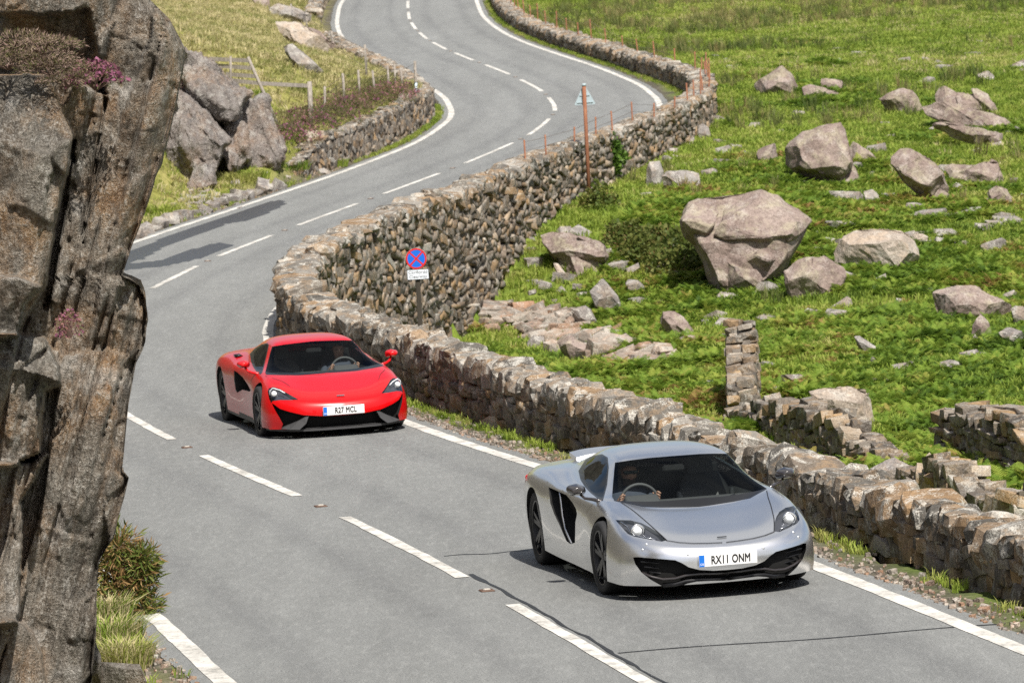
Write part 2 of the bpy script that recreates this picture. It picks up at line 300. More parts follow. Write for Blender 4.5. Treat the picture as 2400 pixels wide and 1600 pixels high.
# tar seam beside the centre line and across the lane
M_TAR = plain('tar_seam', (.018, .018, .018), .55)
o, _, _ = strip('tar_seam', 36.5, 45.6, .10, .145, .004, M_TAR, 1, .2, .03); tag(flipup(o), kind='structure')
def quadstrip(name, pts, wd_, dz, mat):
    V = []; n_ = len(pts)
    for i, p in enumerate(pts):
        t = np.array(pts[min(i+1, n_-1)])-np.array(pts[max(i-1, 0)]); t = t/np.linalg.norm(t); nn = np.array([-t[1], t[0]])*wd_*(.7+.6*random.random())
        for s_ in (-1, 1): V.append((p[0]+nn[0]*s_, p[1]+nn[1]*s_, float(zr(p[1]))+dz))
    return flipup(mesh(name, V, [(2*i, 2*i+1, 2*i+3, 2*i+2) for i in range(n_-1)], mat))
for (u0, v0), (u1, v1), w_ in (((1420, 1503), (2300, 1437), .022), ((1020, 1280), (1215, 1267), .018)):
    A, _ = hit(u0, v0); B, _ = hit(u1, v1)
    tag(quadstrip('tar_seam', [tuple(A[:2]+(B-A)[:2]*t+np.array([0, .05*math.sin(9*t)])) for t in np.linspace(0, 1, 14)], w_, .004, M_TAR), kind='structure')
# cat's eyes in the gaps of the centre line
M_RUSTI = plain('rusty_cast_iron', (.10, .055, .035), .7); M_GLASSY = plain('reflector_glass', (.75, .72, .68), .2); M_RUBB = plain('eye_rubber', (.38, .35, .31), .7)
gaps = [.5*(dash_y[i][1]+dash_y[i+1][0]) for i in range(len(dash_y)-1)]
for i, y in enumerate(gaps[:26]):
    x = float(cx(y)); t = empty('cats_eye', (x, y, float(zr(y))), math.atan(-float(dcx(y))))
    bm = bmesh.new(); bmesh.ops.create_cube(bm, size=1); bmesh.ops.scale(bm, vec=(.13, .16, .016), verts=bm.verts); bmesh.ops.translate(bm, vec=(0, 0, .004), verts=bm.verts)
    bmesh.ops.bevel(bm, geom=bm.edges, offset=.01, segments=1, affect='EDGES'); bm_link('housing', bm, M_RUSTI, t)
    bm = bmesh.new(); bmesh.ops.create_cube(bm, size=1); bmesh.ops.scale(bm, vec=(.07, .05, .018), verts=bm.verts); bmesh.ops.translate(bm, vec=(0, 0, .014), verts=bm.verts)
    bmesh.ops.bevel(bm, geom=bm.edges, offset=.012, segments=1, affect='EDGES'); pad = bm_link('rubber_pad', bm, M_RUBB, t)
    tag(t, 'small rusty road stud set in a gap of the white centre line', 'road stud', 'road studs along the centre line')
# ---------------------------------------------------------------- stones and walls
def stone_mesh(name, seed, mat, k=14, round_=.35):
    r = random.Random(seed); bm = bmesh.new()
    for sx in (-.5, .5):
        for sy in (-.5, .5):
            for sz in (-.5, .5):
                bm.verts.new((sx*r.uniform(.66, 1), sy*r.uniform(.8, 1), sz*r.uniform(.66, 1)))
    for _ in range(k):
        v = Vector((r.gauss(0, 1), r.gauss(0, 1), r.gauss(0, 1))).normalized(); m = max(abs(v.x), abs(v.y), abs(v.z))
        bm.verts.new(v*(.5/m*(1-round_)+.56*round_))
    bmesh.ops.convex_hull(bm, input=bm.verts); bmesh.ops.delete(bm, geom=[v for v in bm.verts if not v.link_faces], context='VERTS')
    bmesh.ops.triangulate(bm, faces=bm.faces)
    me = bpy.data.meshes.new(name); bm.to_mesh(me); bm.free(); me.materials.append(mat); return me
SV = [stone_mesh('stone', i, M_STONE_O, 7, .12) for i in range(16)]
SVc = [stone_mesh('coping_stone', 50+i, M_COPE_O, 16, .45) for i in range(10)]
for q, me in enumerate(SVc):          # weathered lumps rather than cut blocks
    bm = bmesh.new(); bm.from_mesh(me); bmesh.ops.subdivide_edges(bm, edges=[e for e in bm.edges if e.calc_length() > .3], cuts=1, smooth=.35); bmesh.ops.triangulate(bm, faces=bm.faces)
    P = np.array([v.co for v in bm.verts]); N = np.array([v.normal for v in bm.verts]); d_ = fbm(P*3.4+q*9, 4, 3)*.085
    for v, p, n_, e in zip(bm.verts, P, N, d_): v.co = p+n_*e
    bm.to_mesh(me); bm.free()
def keep(o, root):                    # parent without moving
    o.parent = root; o.matrix_parent_inverse = Matrix.Translation(-Vector(root.location)); return o
def arrs(me):
    V = np.empty(len(me.vertices)*3); me.vertices.foreach_get('co', V); T = np.array([tuple(p.vertices) for p in me.polygons]); return V.reshape(-1, 3), T
SVA = [arrs(m) for m in SV]; SVcA = [arrs(m) for m in SVc]
def joined(name, items, pool, mat, parent):      # many stones as one mesh with a per-stone value
    if not items: return None
    VV, TT, RR = [], [], []; n_ = 0
    for (k, M) in items:
        V, T = pool[k]; W = V@M[:3, :3].T+M[:3, 3]; VV.append(W); TT.append(T+n_); RR.append(np.full(len(V), random.random())); n_ += len(V)
    o = fastmesh(name, np.concatenate(VV), np.concatenate(TT), mat); keep(o, parent)
    at_ = o.data.attributes.new('rnd', 'FLOAT', 'POINT'); at_.data.foreach_set('value', np.concatenate(RR).astype(np.float32)); o['kind'] = 'stuff'; return o
def place_stones(parent, items, pool, poolA, name, mat_a, limit=300):
    """items: (score, variant, 4x4); the ones that show largest are parts, the rest one joined part"""
    items.sort(key=lambda t: -t[0])
    for sc_, k, M in items[:limit]:
        o = bpy.data.objects.new(name, pool[k]); COL.objects.link(o); keep(o, parent); o.matrix_basis = Matrix(M.tolist())
    joined(name+'_rubble', [(k, M) for _, k, M in items[limit:]], poolA, mat_a, parent)
def basis(t, nrm, up, sc_, tilt, loc, yawj=0., roll=0.):
    t = np.array(t)/np.linalg.norm(t); nrm = np.array(nrm)/np.linalg.norm(nrm); up = np.cross(t, -nrm) if up is None else np.array(up)
    a = t*math.cos(tilt)+up*math.sin(tilt); b = up*math.cos(tilt)-t*math.sin(tilt); c = nrm+a*yawj+b*roll; c = c/np.linalg.norm(c)
    a = a-c*a.dot(c); a /= np.linalg.norm(a); b = np.cross(c, a); b = b*(1 if b.dot(up) > 0 else -1); c = np.cross(a, b)*-1 if np.cross(a, b).dot(c) < 0 else c
    M = np.eye(4); M[:3, 0] = a*sc_[0]; M[:3, 1] = c*sc_[1]; M[:3, 2] = b*sc_[2]; M[:3, 3] = loc; return M
CAMV = CAMO
def vis(loc, nrm, size):
    v = CAMV-np.array(loc); D = np.linalg.norm(v); return size/(D*D)*max(.02, float(np.dot(v/D, nrm)) + .05)
def build_wall(name, label, path, base_in, base_out, crest, thick, sl, sh, cope=(.42, .32, .3), messy=.12, group=None, faces=('in', 'out'), cat='stone wall', face_d=.22, copeL=300, cope_tilt=.1):
    """path(s)->(x,y) for s in metres 0..L (array); base_in/out/crest: heights as functions of s; 'in' is left of the path"""
    L = path['L']; P = path['P']; root = empty(name, (float(P(0)[0]), float(P(0)[1]), float(min(base_in(0), base_out(0)))))
    W = []; C_ = []
    tn = lambda s: (lambda a, b: (b-a)/np.linalg.norm(b-a))(np.array(P(max(s-.15, 0))), np.array(P(min(s+.15, L))))
    for f in faces:
        sg = -1 if f == 'in' else 1; base = base_in if f == 'in' else base_out
        hmax = max(float(crest(s)-base(s)) for s in np.linspace(0, L, 40))-cope[2]*.6
        h = -.08; row = 0
        while h < hmax:
            rh = random.uniform(*sh); s = -random.uniform(0, .2)
            while s < L:
                ln = random.uniform(*sl)*(1.25 if random.random() < .12 else 1); sm = min(max(s+ln/2, 0), L)
                top = float(crest(sm))-cope[2]*.55; z = float(base(sm))+h+rh/2
                if z < top:
                    t2 = tn(sm); nr = np.array([t2[1], -t2[0]])*sg; p = np.array(P(sm))
                    batter = .06*(z-float(crest(sm))+.5)
                    loc = np.array([p[0]+nr[0]*(thick(sm)/2-face_d*.42-batter*0+random.uniform(-.03, .035)), p[1]+nr[1]*(thick(sm)/2-face_d*.42+random.uniform(-.03, .035)), z+random.uniform(-.02, .02)])
                    n3_ = np.array([nr[0], nr[1], 0]); hh = rh*random.uniform(.92, 1.25)
                    M = basis([t2[0], t2[1], 0], n3_, [0, 0, 1], (ln*random.uniform(1.05, 1.25), face_d*random.uniform(.9, 1.25), hh*1.08), random.gauss(0, messy), loc, random.gauss(0, .12), random.gauss(0, .12))
                    W.append((vis(loc, n3_, ln*hh), random.randrange(len(SV)), M))
                s += ln*.96
            h += rh*.9; row += 1
    # coping
    if cope[0] > 0:
        s = 0
        while s < L:
            ln = random.uniform(.45, 1.6)*cope[0]; sm = min(s+ln/2, L); t2 = tn(sm); nr = np.array([t2[1], -t2[0]]); p = np.array(P(sm)); rows = 1 if random.random() < .6 else 2
            for q in range(rows):
                o_ = 0 if rows == 1 else (q-.5)*thick(sm)*.5; wdt = (thick(sm)*1.12 if rows == 1 else thick(sm)*.62)*random.uniform(.9, 1.12)
                hh = cope[2]*random.uniform(.6, 1.3)
                loc = np.array([p[0]+nr[0]*o_, p[1]+nr[1]*o_, float(crest(sm))-hh*.42+random.uniform(-.04, .05)])
                M = basis([t2[0], t2[1], 0], [nr[0], nr[1], 0], [0, 0, 1], (ln*1.12, wdt, hh*1.1), random.gauss(0, cope_tilt), loc, random.gauss(0, .15), random.gauss(0, .12))
                C_.append((vis(loc, np.array([0, 0, 1]), ln*wdt)*6, random.randrange(len(SVc)), M))
            s += ln*.93
    place_stones(root, W, SV, SVA, 'stone', M_STONE_A); place_stones(root, C_, SVc, SVcA, 'coping_stone', M_COPE_A, copeL)
    # core
    ss = np.linspace(0, L, max(3, int(L/.5))); V = []
    for s in ss:
        t2 = tn(s); nr = np.array([t2[1], -t2[0]]); p = np.array(P(s)); e = max(.04, thick(s)/2-face_d*.24)
        zt = float(crest(s))-cope[2]*.65 if cope[0] > 0 else float(crest(s))-.12
        V += [(p[0]-nr[0]*e, p[1]-nr[1]*e, float(base_in(s))-.3), (p[0]-nr[0]*e, p[1]-nr[1]*e, zt), (p[0]+nr[0]*e, p[1]+nr[1]*e, zt), (p[0]+nr[0]*e, p[1]+nr[1]*e, float(base_out(s))-.3)]
    F = [(4*i+a, 4*i+4+a, 4*i+5+a, 4*i+1+a) for i in range(len(ss)-1) for a in range(3)] + [(0, 1, 2, 3), tuple(4*(len(ss)-1)+a for a in (3, 2, 1, 0))]
    keep(mesh('earth_core', V, F, M_EARTH), root)
    tag(root, label, cat, group, "thing"); return root
def road_path(y0, y1, dfun):
    yy = np.linspace(y0, y1, int(abs(y1-y0)/.25)+2); X, Y = off(yy, dfun(yy)); S = np.concatenate([[0], np.cumsum(np.hypot(np.diff(X), np.diff(Y)))])
    return dict(L=float(S[-1]), P=lambda s: (np.interp(s, S, X), np.interp(s, S, Y)), y=lambda s: np.interp(s, S, yy))
def fieldz(p): return float(H(p[0], p[1])[0])
def rw(name, label, y0, y1, th, sl, sh, cope, messy, **kw):
    pa = road_path(y0, y1, wall_d); zin = lambda s: float(zr(pa['y'](s)))-.03; top = lambda s: float(zr(pa['y'](s))+wall_h(pa['y'](s)))
    zo = lambda s: float(zr(pa['y'](s))-drop(pa['y'](s)))-.1
    return build_wall(name, label, pa, zin, zo, top, lambda s: th, sl, sh, cope, messy, **kw)
rw('parapet_wall', 'low dry stone wall with lichen-orange coping stones beside the two cars', 34, 70, .45, (.16, .46), (.08, .19), (.32, .56, .27), .12, copeL=300, cope_tilt=.24)
rw('retaining_wall', 'tall rubble stone retaining wall holding up the road above the boulder field', 70, 132, .56, (.2, .85), (.06, .17), (.4, .5, .2), .2, copeL=300, cope_tilt=.25)
rw('bend_wall', 'low grey stone wall rounding the far bend towards the upper field', 132, 246, .55, (.25, .7), (.08, .17), (.4, .5, .22), .15, copeL=200)
# left-hand walls
pa = road_path(121.5, 147, lambda y: 0*y-np.interp(y, [118, 124, 140, 147], [3.95, 3.72, 3.72, 3.75]))
build_wall('bank_wall', 'rough stone retaining wall under the purple heather bank', pa, lambda s: float(H(*pa['P'](s))[0])-.5, lambda s: float(zr(pa['y'](s)))-.05, lambda s: float(zr(pa['y'](s)))+float(np.interp(pa['y'](s), [121, 124, 138, 143, 147], [.35, .85, .95, .75, .5])), lambda s: .42, (.16, .38), (.12, .24), (.3, .4, .16), .45, faces=('out',))
pb = road_path(146.5, 186, lambda y: 0*y-3.78)
build_wall('spur_wall', 'low grey stone wall on the grassy spur behind the fence posts', pb, lambda s: float(zr(pb['y'](s)))-.05, lambda s: float(zr(pb['y'](s)))-.05, lambda s: float(zr(pb['y'](s)))+.5, lambda s: .45, (.2, .4), (.1, .18), (.36, .45, .2), .2, faces=('in', 'out'))
pc = road_path(202, 246, lambda y: 0*y-np.interp(y, [200, 215, 246], [3.9, 3.9, 4.0]))
build_wall('verge_wall', 'stone wall edging the road at the top of the grass slope', pc, lambda s: float(zr(pc['y'](s)))-.05, lambda s: float(zr(pc['y'](s)))-.05, lambda s: float(zr(pc['y'](s)))+.7, lambda s: .5, (.2, .4), (.1, .2), (.4, .5, .22), .2)
# ruined field walls
def line_path(pts):
    pts = [np.array(p[:2]) for p in pts]; S = np.concatenate([[0], np.cumsum([np.linalg.norm(b-a) for a, b in zip(pts[:-1], pts[1:])])]); A = np.array(pts)
    return dict(L=float(S[-1]), P=lambda s: (np.interp(s, S, A[:, 0]), np.interp(s, S, A[:, 1])), S=S)
A2 = crop(1650, 780, 750, 2352)
def ruin(name, label, px, hs, th, sl, sh, messy=.12, cope=(0, 0, .1)):
    pts = [hit(*A2(*p))[0] for p in px]; la = line_path(pts); hz = lambda s: np.interp(s, la['S'], hs)
    bz = lambda s: fieldz(la['P'](s))-.06
    return build_wall(name, label, la, bz, bz, lambda s: bz(s)+float(hz(s))*(1+.28*float(vnoise(np.array([[s*1.3, label.__len__(), .5]]), 5)[0])), lambda s: th, sl, sh, cope, messy, face_d=.26)

# ---------------------------------------------------------------- boulders
AVOID = []                            # discs (x, y, r) that plants keep clear of
def rough(bm, amp, sc_, seed, cuts=2, edge=.5, strata=None):
    bmesh.ops.triangulate(bm, faces=bm.faces)
    for _ in range(cuts):
        lim = edge; es = [e for e in bm.edges if e.calc_length() > lim]
        if not es: break
        bmesh.ops.subdivide_edges(bm, edges=es, cuts=1, use_grid_fill=True); bmesh.ops.triangulate(bm, faces=bm.faces)
    bm.normal_update(); P = np.array([v.co for v in bm.verts]); N = np.array([v.normal for v in bm.verts])
    d_ = fbm(P*sc_, seed, 4, .55)*amp
    if strata is not None: d_ = d_+strata[1]*np.round(fbm(P*np.array(strata[0]), seed+5, 2)*2.5)/2.5
    P = P+N*d_[:, None]
    for v, p in zip(bm.verts, P): v.co = p
def hull_piece(poly, ridge, D, T, sink=.25, back=.72, chips=7):
    """convex block whose outline is seen as poly; ridge points come forward by the given metres"""
    pts = [at_depth(u, v, D+T*.4) for u, v in poly]
    C0 = np.mean(pts, 0)
    for (u, v, k) in ridge: pts.append(at_depth(u, v, D+T*.4-k))
    vm = sorted(poly, key=lambda p: -p[1]); cu = np.mean([p[0] for p in poly]); cv = np.mean([p[1] for p in poly])
    for u, v in poly:
        if v > cv: pts.append(at_depth(cu+(u-cu)*.9, v-(v-cv)*.12, D))
        a = at_depth(cu+(u-cu)*back, cv+(v-cv)*(back if v < cv else .9), D+T); pts.append(a)
        if v > cv: q = at_depth(cu+(u-cu)*.85, v, D+T*.4); q[2] -= sink; pts.append(q)
    bm = bmesh.new()
    for p in pts: bm.verts.new(p)
    bmesh.ops.convex_hull(bm, input=bm.verts); bmesh.ops.delete(bm, geom=[v for v in bm.verts if not v.link_faces], context='VERTS')
    P = np.array([v.co for v in bm.verts]); c0 = P.mean(0); ext = P.max(0)-P.min(0)
    for _ in range(chips):                # chip flat facets off the block
        nrm = np.array([random.gauss(0, .8), random.gauss(-1.0, .45), random.gauss(.3, .7)]); nrm /= np.linalg.norm(nrm)
        P = np.array([v.co for v in bm.verts]); pr = P@nrm; hi = pr.max(); lo = pr.min(); cut_ = hi-(hi-lo)*random.uniform(.05, .15)
        bmesh.ops.bisect_plane(bm, geom=bm.verts[:]+bm.edges[:]+bm.faces[:], plane_co=nrm*cut_, plane_no=nrm, clear_outer=True)
        bmesh.ops.delete(bm, geom=bm.faces[:], context='FACES_ONLY'); bmesh.ops.convex_hull(bm, input=bm.verts)
        bmesh.ops.delete(bm, geom=[v for v in bm.verts if not v.link_faces], context='VERTS')
    bmesh.ops.dissolve_limit(bm, angle_limit=math.radians(3), verts=bm.verts, edges=bm.edges)
    return bm
def boulder(label, pieces, T=None, mat=None, D=None, group=None, amp=.05, name='boulder', base=None, cat='boulder', sink=.25, lift=0.0, chips=7):
    allp = [p for pc_ in pieces for p in pc_[0]]
    if D is None:
        b_ = base or max(allp, key=lambda p: p[1]); D = hit(b_[0], b_[1]-lift)[1]
    wd_ = (max(p[0] for p in allp)-min(p[0] for p in allp))*D*1.02/FPX; hg = (max(p[1] for p in allp)-min(p[1] for p in allp))*D*1.02/FPX
    T = T or max(.35, min(wd_, hg*1.4)*.8); bmj = bmesh.new()
    for k, pc_ in enumerate(pieces):
        bm = hull_piece(pc_[0], pc_[1] if len(pc_) > 1 else [], D+(pc_[2] if len(pc_) > 2 else 0), T, sink, .72, chips)
        bmesh.ops.bevel(bm, geom=list(bm.edges), offset=.012*min(wd_, 2), segments=1, affect='EDGES', clamp_overlap=True)
        rough(bm, 1.0*amp*min(1, wd_/1.5), 2.6, random.randrange(999), 3, max(.09, wd_*.06))
        me = bpy.data.meshes.new('t'); bm.to_mesh(me); bm.free(); bmj.from_mesh(me); bpy.data.meshes.remove(me)
    Vm = np.array([v.co for v in bmj.verts]); org = Vector((Vm[:, 0].mean(), Vm[:, 1].mean(), Vm[:, 2].min()+sink)); bmesh.ops.translate(bmj, vec=-org, verts=bmj.verts)
    bmesh.ops.recalc_face_normals(bmj, faces=bmj.faces)
    o = bm_link(name, bmj, mat or M_BOULDER); o.location = org
    AVOID.append((org.x, org.y+.15*wd_, wd_*.34)); tag(o, label, cat, group); return o
Z7 = crop(1500, 100, 900, 2352); Z3 = crop(1900, 300, 500, 1568); A1 = crop(1150, 500, 600, 2352); Z5 = crop(300, 0, 800, 2091)
def PZ(f, s, r=()): 
    n_ = [float(x) for x in s.split()]; return ([f(n_[i], n_[i+1]) for i in range(0, len(n_), 2)], [(*f(a, b), k) for a, b, k in r])
boulder('huge cracked pinkish boulder with an overhanging shadowed lower edge', [
    PZ(Z7, '255 1090 300 990 360 960 430 965 560 980 650 940 740 912 830 948 990 1065 1035 1090 1000 1190 940 1285 865 1405 770 1495 560 1540 490 1530 440 1420 350 1240', [(300, 1120, .3), (480, 1215, .45), (930, 1262, .75), (985, 1130, .5), (790, 1420, .75), (600, 1330, .5)]),
    PZ(Z7, '235 1090 290 980 350 950 430 960 512 1003 470 1100 412 1188 300 1150', [(330, 1070, .62), (420, 1120, .7)]),
    PZ(Z7, '428 1185 470 1110 535 1003 650 930 740 900 840 940 1000 1060 1052 1085 1015 1150 925 1235 780 1235 640 1210 500 1212', [(560, 1150, .85), (740, 1190, .95), (900, 1180, .95), (960, 1095, .7), (740, 950, .4)]),
    PZ(Z7, '590 1290 650 1228 720 1190 780 1258 925 1255 850 1322 795 1405 740 1400 650 1335', [(740, 1290, 1.15), (790, 1340, 1.05)]),
    PZ(Z7, '350 1240 430 1222 560 1278 640 1330 725 1392 762 1450 735 1512 560 1548 470 1535 435 1400', [(540, 1370, 1.1), (650, 1455, 1.0)])], T=2.0, chips=1)
boulder('brown angular boulder leaning under the huge cracked one', [PZ(Z7, '885 1400 960 1340 1075 1290 1150 1340 1255 1370 1270 1420 1220 1510 1130 1560 930 1560 890 1480', [(1100, 1400, .5), (1120, 1480, .35), (960, 1450, .3)])])
boulder('cream weathered boulder with a broad sunlit flat face', [PZ(Z7, '1165 1290 1200 1240 1250 1190 1330 1150 1450 1138 1620 1155 1680 1215 1730 1310 1690 1380 1600 1415 1440 1395 1290 1320', [(1600, 1230, .9), (1580, 1385, .9), (1380, 1330, .5)])], mat=M_PALEROCK)
boulder('small pale stone behind the cream weathered boulder', [PZ(Z7, '1655 1170 1730 1170 1795 1205 1740 1240 1680 1220')], mat=M_PALEROCK)
boulder('pyramid-shaped boulder with a dark vertical crack and hollow', [PZ(Z7, '860 660 900 600 970 560 1150 500 1225 495 1255 530 1280 640 1310 740 1270 800 1200 800 1060 790 960 750 860 740', [(1140, 575, .7), (1205, 800, .7), (900, 700, .3)]), PZ(Z7, '1040 810 1200 800 1310 740 1355 850 1300 860 1200 890 1130 850', [(1220, 830, .3)])], T=1.5)
boulder('small square block beside the pyramid-shaped boulder', [PZ(Z7, '715 650 830 615 855 740 760 745 720 700', [(800, 690, .3)])])
boulder('sloping grey slab against the right side of the pyramid boulder', [PZ(Z7, '1275 640 1300 600 1420 680 1500 765 1380 770 1310 750', [(1380, 720, .3)])])
boulder('long rounded boulder with a dark shaded end', [PZ(Z7, '1530 700 1580 625 1640 640 1780 720 1860 810 1895 905 1880 935 1780 905 1690 860 1590 790 1535 740', [(1645, 690, .7), (1700, 835, .7)]), PZ(Z7, '1590 790 1690 850 1790 880 1890 930 1888 990 1800 930 1690 870')])
boulder('long low brown boulder with a raised end', [PZ(Z7, '1850 765 1900 740 2060 745 2080 860 1920 820'), PZ(Z7, '1950 800 2060 745 2150 718 2195 730 2235 850 2150 878 2030 860', [(2150, 800, .4)])])
boulder('domed brown boulder below the low long one', [PZ(Z7, '2110 915 2180 875 2250 890 2285 960 2285 1010 2180 990', [(2220, 930, .3)])])
boulder('sharp triangular boulder at the edge of the upper pasture', [PZ(Z7, '690 255 770 200 870 143 920 180 960 270 990 320 880 310 720 310', [(880, 230, .8)])])
boulder('low lumpy boulder next to the sharp triangular one', [PZ(Z7, '990 270 1050 250 1130 262 1250 320 1190 345 1000 335', [(1100, 300, .4)])])
boulder('dark ragged rock behind the low lumpy boulder', [PZ(Z7, '1100 215 1230 235 1285 290 1240 315 1110 275')])
boulder('rounded hump of rock at the left end of the long slab', [PZ(Z7, '1460 345 1540 300 1600 275 1670 290 1710 350 1740 440 1640 420 1500 380', [(1620, 340, .5)])])
boulder('long pale slab tilted towards the road', [PZ(Z7, '1700 390 1830 365 2040 400 2230 455 2285 505 2280 545 2120 525 1960 480 1850 450 1740 440', [(1900, 440, .5), (2100, 490, .5), (2240, 510, .5)])], T=1.6)
boulder('dark twin-humped boulder behind the long pale slab', [PZ(Z7, '1800 320 1830 270 1870 265 1950 310 1990 420 1820 400'), PZ(Z7, '1930 310 2040 305 2140 420 2000 430 1950 400'), PZ(Z7, '2035 285 2060 275 2160 330 2215 445 2130 440 2050 360')], base=Z7(2000, 460))
boulder('flat lichen-yellow slab below the long pale one', [PZ(Z7, '1770 500 1850 485 2090 530 2220 555 2210 600 2150 600 1980 555 1800 525', [(1950, 525, .3)]), PZ(Z7, '2130 570 2220 560 2205 640 2150 610')])
boulder('upright block standing beside the retaining wall foot', [PZ(Z7, '35 770 60 730 120 725 145 790 120 890 40 880', [(90, 800, .3)])], mat=M_GREYROCK)
boulder('grey boulder with a white streak near the retaining wall', [PZ(Z7, '130 815 170 785 290 780 365 800 370 920 250 925 190 890 140 850', [(200, 830, .4), (290, 880, .3)])], mat=M_GREYROCK)
boulder('upright pale slab behind the bend wall', [PZ(Z7, '355 500 380 485 420 520 445 600 360 600', [(400, 560, .2)])], mat=M_GREYROCK)
boulder('black and white striped stone amid the bracken', [PZ(Z7, '1370 910 1420 885 1460 930 1485 995 1430 970 1380 955')], mat=M_GREYROCK)
boulder('jagged white rock in the upper pasture rushes', [PZ(Z7, '2065 195 2130 170 2175 205 2160 240 2090 240')], mat=M_GREYROCK)
boulder('white boulder on the pasture above the jagged white rock', [PZ(Z7, '2260 140 2352 105 2420 120 2400 165 2290 165')], mat=M_GREYROCK)
boulder('brown block with a dark rounded end on the right of the field', [PZ(Z3, '880 1200 980 1155 1200 1170 1360 1215 1490 1255 1470 1330 1370 1420 1150 1395 1030 1345 930 1365 885 1270', [(1050, 1240, .6), (1035, 1345, .5), (1360, 1380, .4)])])
boulder('small pale block touching the dark rounded end', [PZ(Z3, '820 1180 900 1175 890 1240 840 1245')], mat=M_GREYROCK)
boulder('upright pointed stone below the brown block', [PZ(Z3, '1190 1450 1245 1355 1310 1430 1340 1540 1270 1590 1180 1540', [(1255, 1450, .3)])])
boulder('pale split slab half out of the bracken', [PZ(Z3, '1380 1500 1440 1455 1568 1500 1600 1600 1568 1640 1480 1590 1400 1540', [(1480, 1530, .4)])], mat=M_GREYROCK)
boulder('grey rock slab behind the brown block', [PZ(Z3, '1470 1330 1500 1305 1600 1310 1600 1480 1500 1430')], mat=M_GREYROCK)
boulder('layered slab tipped against the retaining wall over a dark gap', [PZ(A1, '440 195 560 165 700 180 900 220 1000 260 1055 310 1078 400 960 400 650 350 540 330', [(640, 360, .9), (900, 380, .6)]), PZ(A1, '560 330 650 360 960 400 1075 440 1112 492 1050 545 900 530 740 590 660 480', [(650, 400, .9), (850, 495, .8), (1000, 520, .3)])], T=1.7)
boulder('pale arrowhead-shaped stone in the bracken', [PZ(A1, '910 715 960 660 1030 590 1100 680 1170 760 1235 925 1190 910 1080 840 950 800', [(1060, 760, .4)])], mat=M_GREYROCK)
boulder('small pointed grey stone behind the arrowhead stone', [PZ(A1, '1240 640 1265 565 1340 590 1440 690 1400 745 1330 700 1240 675', [(1310, 650, .2)])], mat=M_GREYROCK)
boulder('dark round stone beside the arrowhead stone', [PZ(A1, '1245 900 1300 845 1370 890 1365 940 1260 945')], mat=M_GREYROCK)
boulder('brown wedge of rock rising from the bracken', [PZ(A1, '1520 940 1560 910 1690 895 1770 950 1860 1070 1885 1130 1750 1120 1680 1070 1560 1010', [(1680, 990, .4)])])
boulder('grey rock at the edge of the rubble', [PZ(A1, '1370 1200 1440 1130 1520 1130 1580 1180 1520 1255 1390 1255', [(1440, 1190, .3)])], mat=M_GREYROCK)
boulder('flat brown rock beside the wedge of rock', [PZ(A1, '1575 1180 1800 1120 1870 1130 1915 1225 1700 1270 1580 1280', [(1700, 1200, .3)])])
boulder('dark layered block with an orange edge above the rubble', [PZ(A1, '730 880 870 845 920 880 985 1010 985 1050 900 1020 800 970', [(890, 920, .4)])], mat=M_GREYROCK)
boulder('long tilted slab lying in the middle of the rubble', [PZ(A1, '590 1150 680 1100 880 1220 1050 1300 1030 1335 830 1325 740 1290 620 1200', [(740, 1220, .3)])])
boulder('square grey block at the front of the rubble', [PZ(A1, '330 1190 390 1120 490 1120 505 1230 430 1260 340 1230', [(430, 1170, .2)])], mat=M_GREYROCK)
boulder('small dark dome of stone on the grass by the wall', [PZ(A1, '600 700 650 660 700 720 650 745')], mat=M_GREYROCK)
boulder('narrow slab propped under the layered slab', [PZ(A1, '575 450 620 460 690 590 745 625 640 615 600 540')], mat=M_RUBBLE)
boulder('broad flat-faced boulder behind the ruined wall', [PZ(A2, '770 430 900 400 1080 390 1200 430 1245 480 1250 640 1230 705 1100 690 960 660 860 560', [(1100, 480, .5), (960, 560, .5)])], mat=M_PALEROCK)
for lab, s in (('dark flat slab beside the ruined wall end', '550 310 720 305 860 370 885 405 700 395 600 360'), ('small pale stone left of the flat-faced boulder', '700 430 740 410 790 440 740 475'),
               ('flat pale stone above the flat-faced boulder', '1235 330 1340 330 1420 370 1400 410 1260 390'), ('pale notched stone on the grass', '1725 210 1800 195 1900 215 1925 260 1880 308 1740 265'),
               ('angular tan stone half hidden by bracken', '1370 235 1470 210 1555 190 1560 250 1530 285 1450 258'), ('small white stone near the pale notched stone', '1945 235 1990 215 2040 240 1990 255'),
               ('thin diagonal slab lying in the bracken', '1085 30 1140 15 1200 70 1300 130 1330 165 1280 180 1200 120'), ('leaning splinter of stone below the diagonal slab', '1220 200 1235 170 1280 210 1320 252 1240 245'),
               ('little grey stone left of the leaning splinter', '1010 250 1040 230 1090 272 1020 280'), ('grey stone just right of the ruined wall end', '490 400 550 385 570 420 578 475 520 460'),
               ('flat tan stone in the long grass', '2010 430 2080 440 2145 480 2120 500 2040 470'), ('pale stone below the pale split slab', '2010 140 2060 135 2115 180 2060 190'),
               ('pointed pale stone beside the upright pointed one', '1945 90 1990 5 2040 60 2040 122 1980 115'), ('pale slab left of the ruined wall end', '0 350 110 340 125 385 40 405')):
    boulder(lab, [PZ(A2, s)], mat=M_GREYROCK, name='boulder', cat='stone')
boulder('dark pointed stone standing up behind the parapet wall', [PZ(A2, '1625 905 1655 865 1720 960 1745 1000 1740 1075 1680 1080 1640 1000', [(1690, 1000, .2)])])
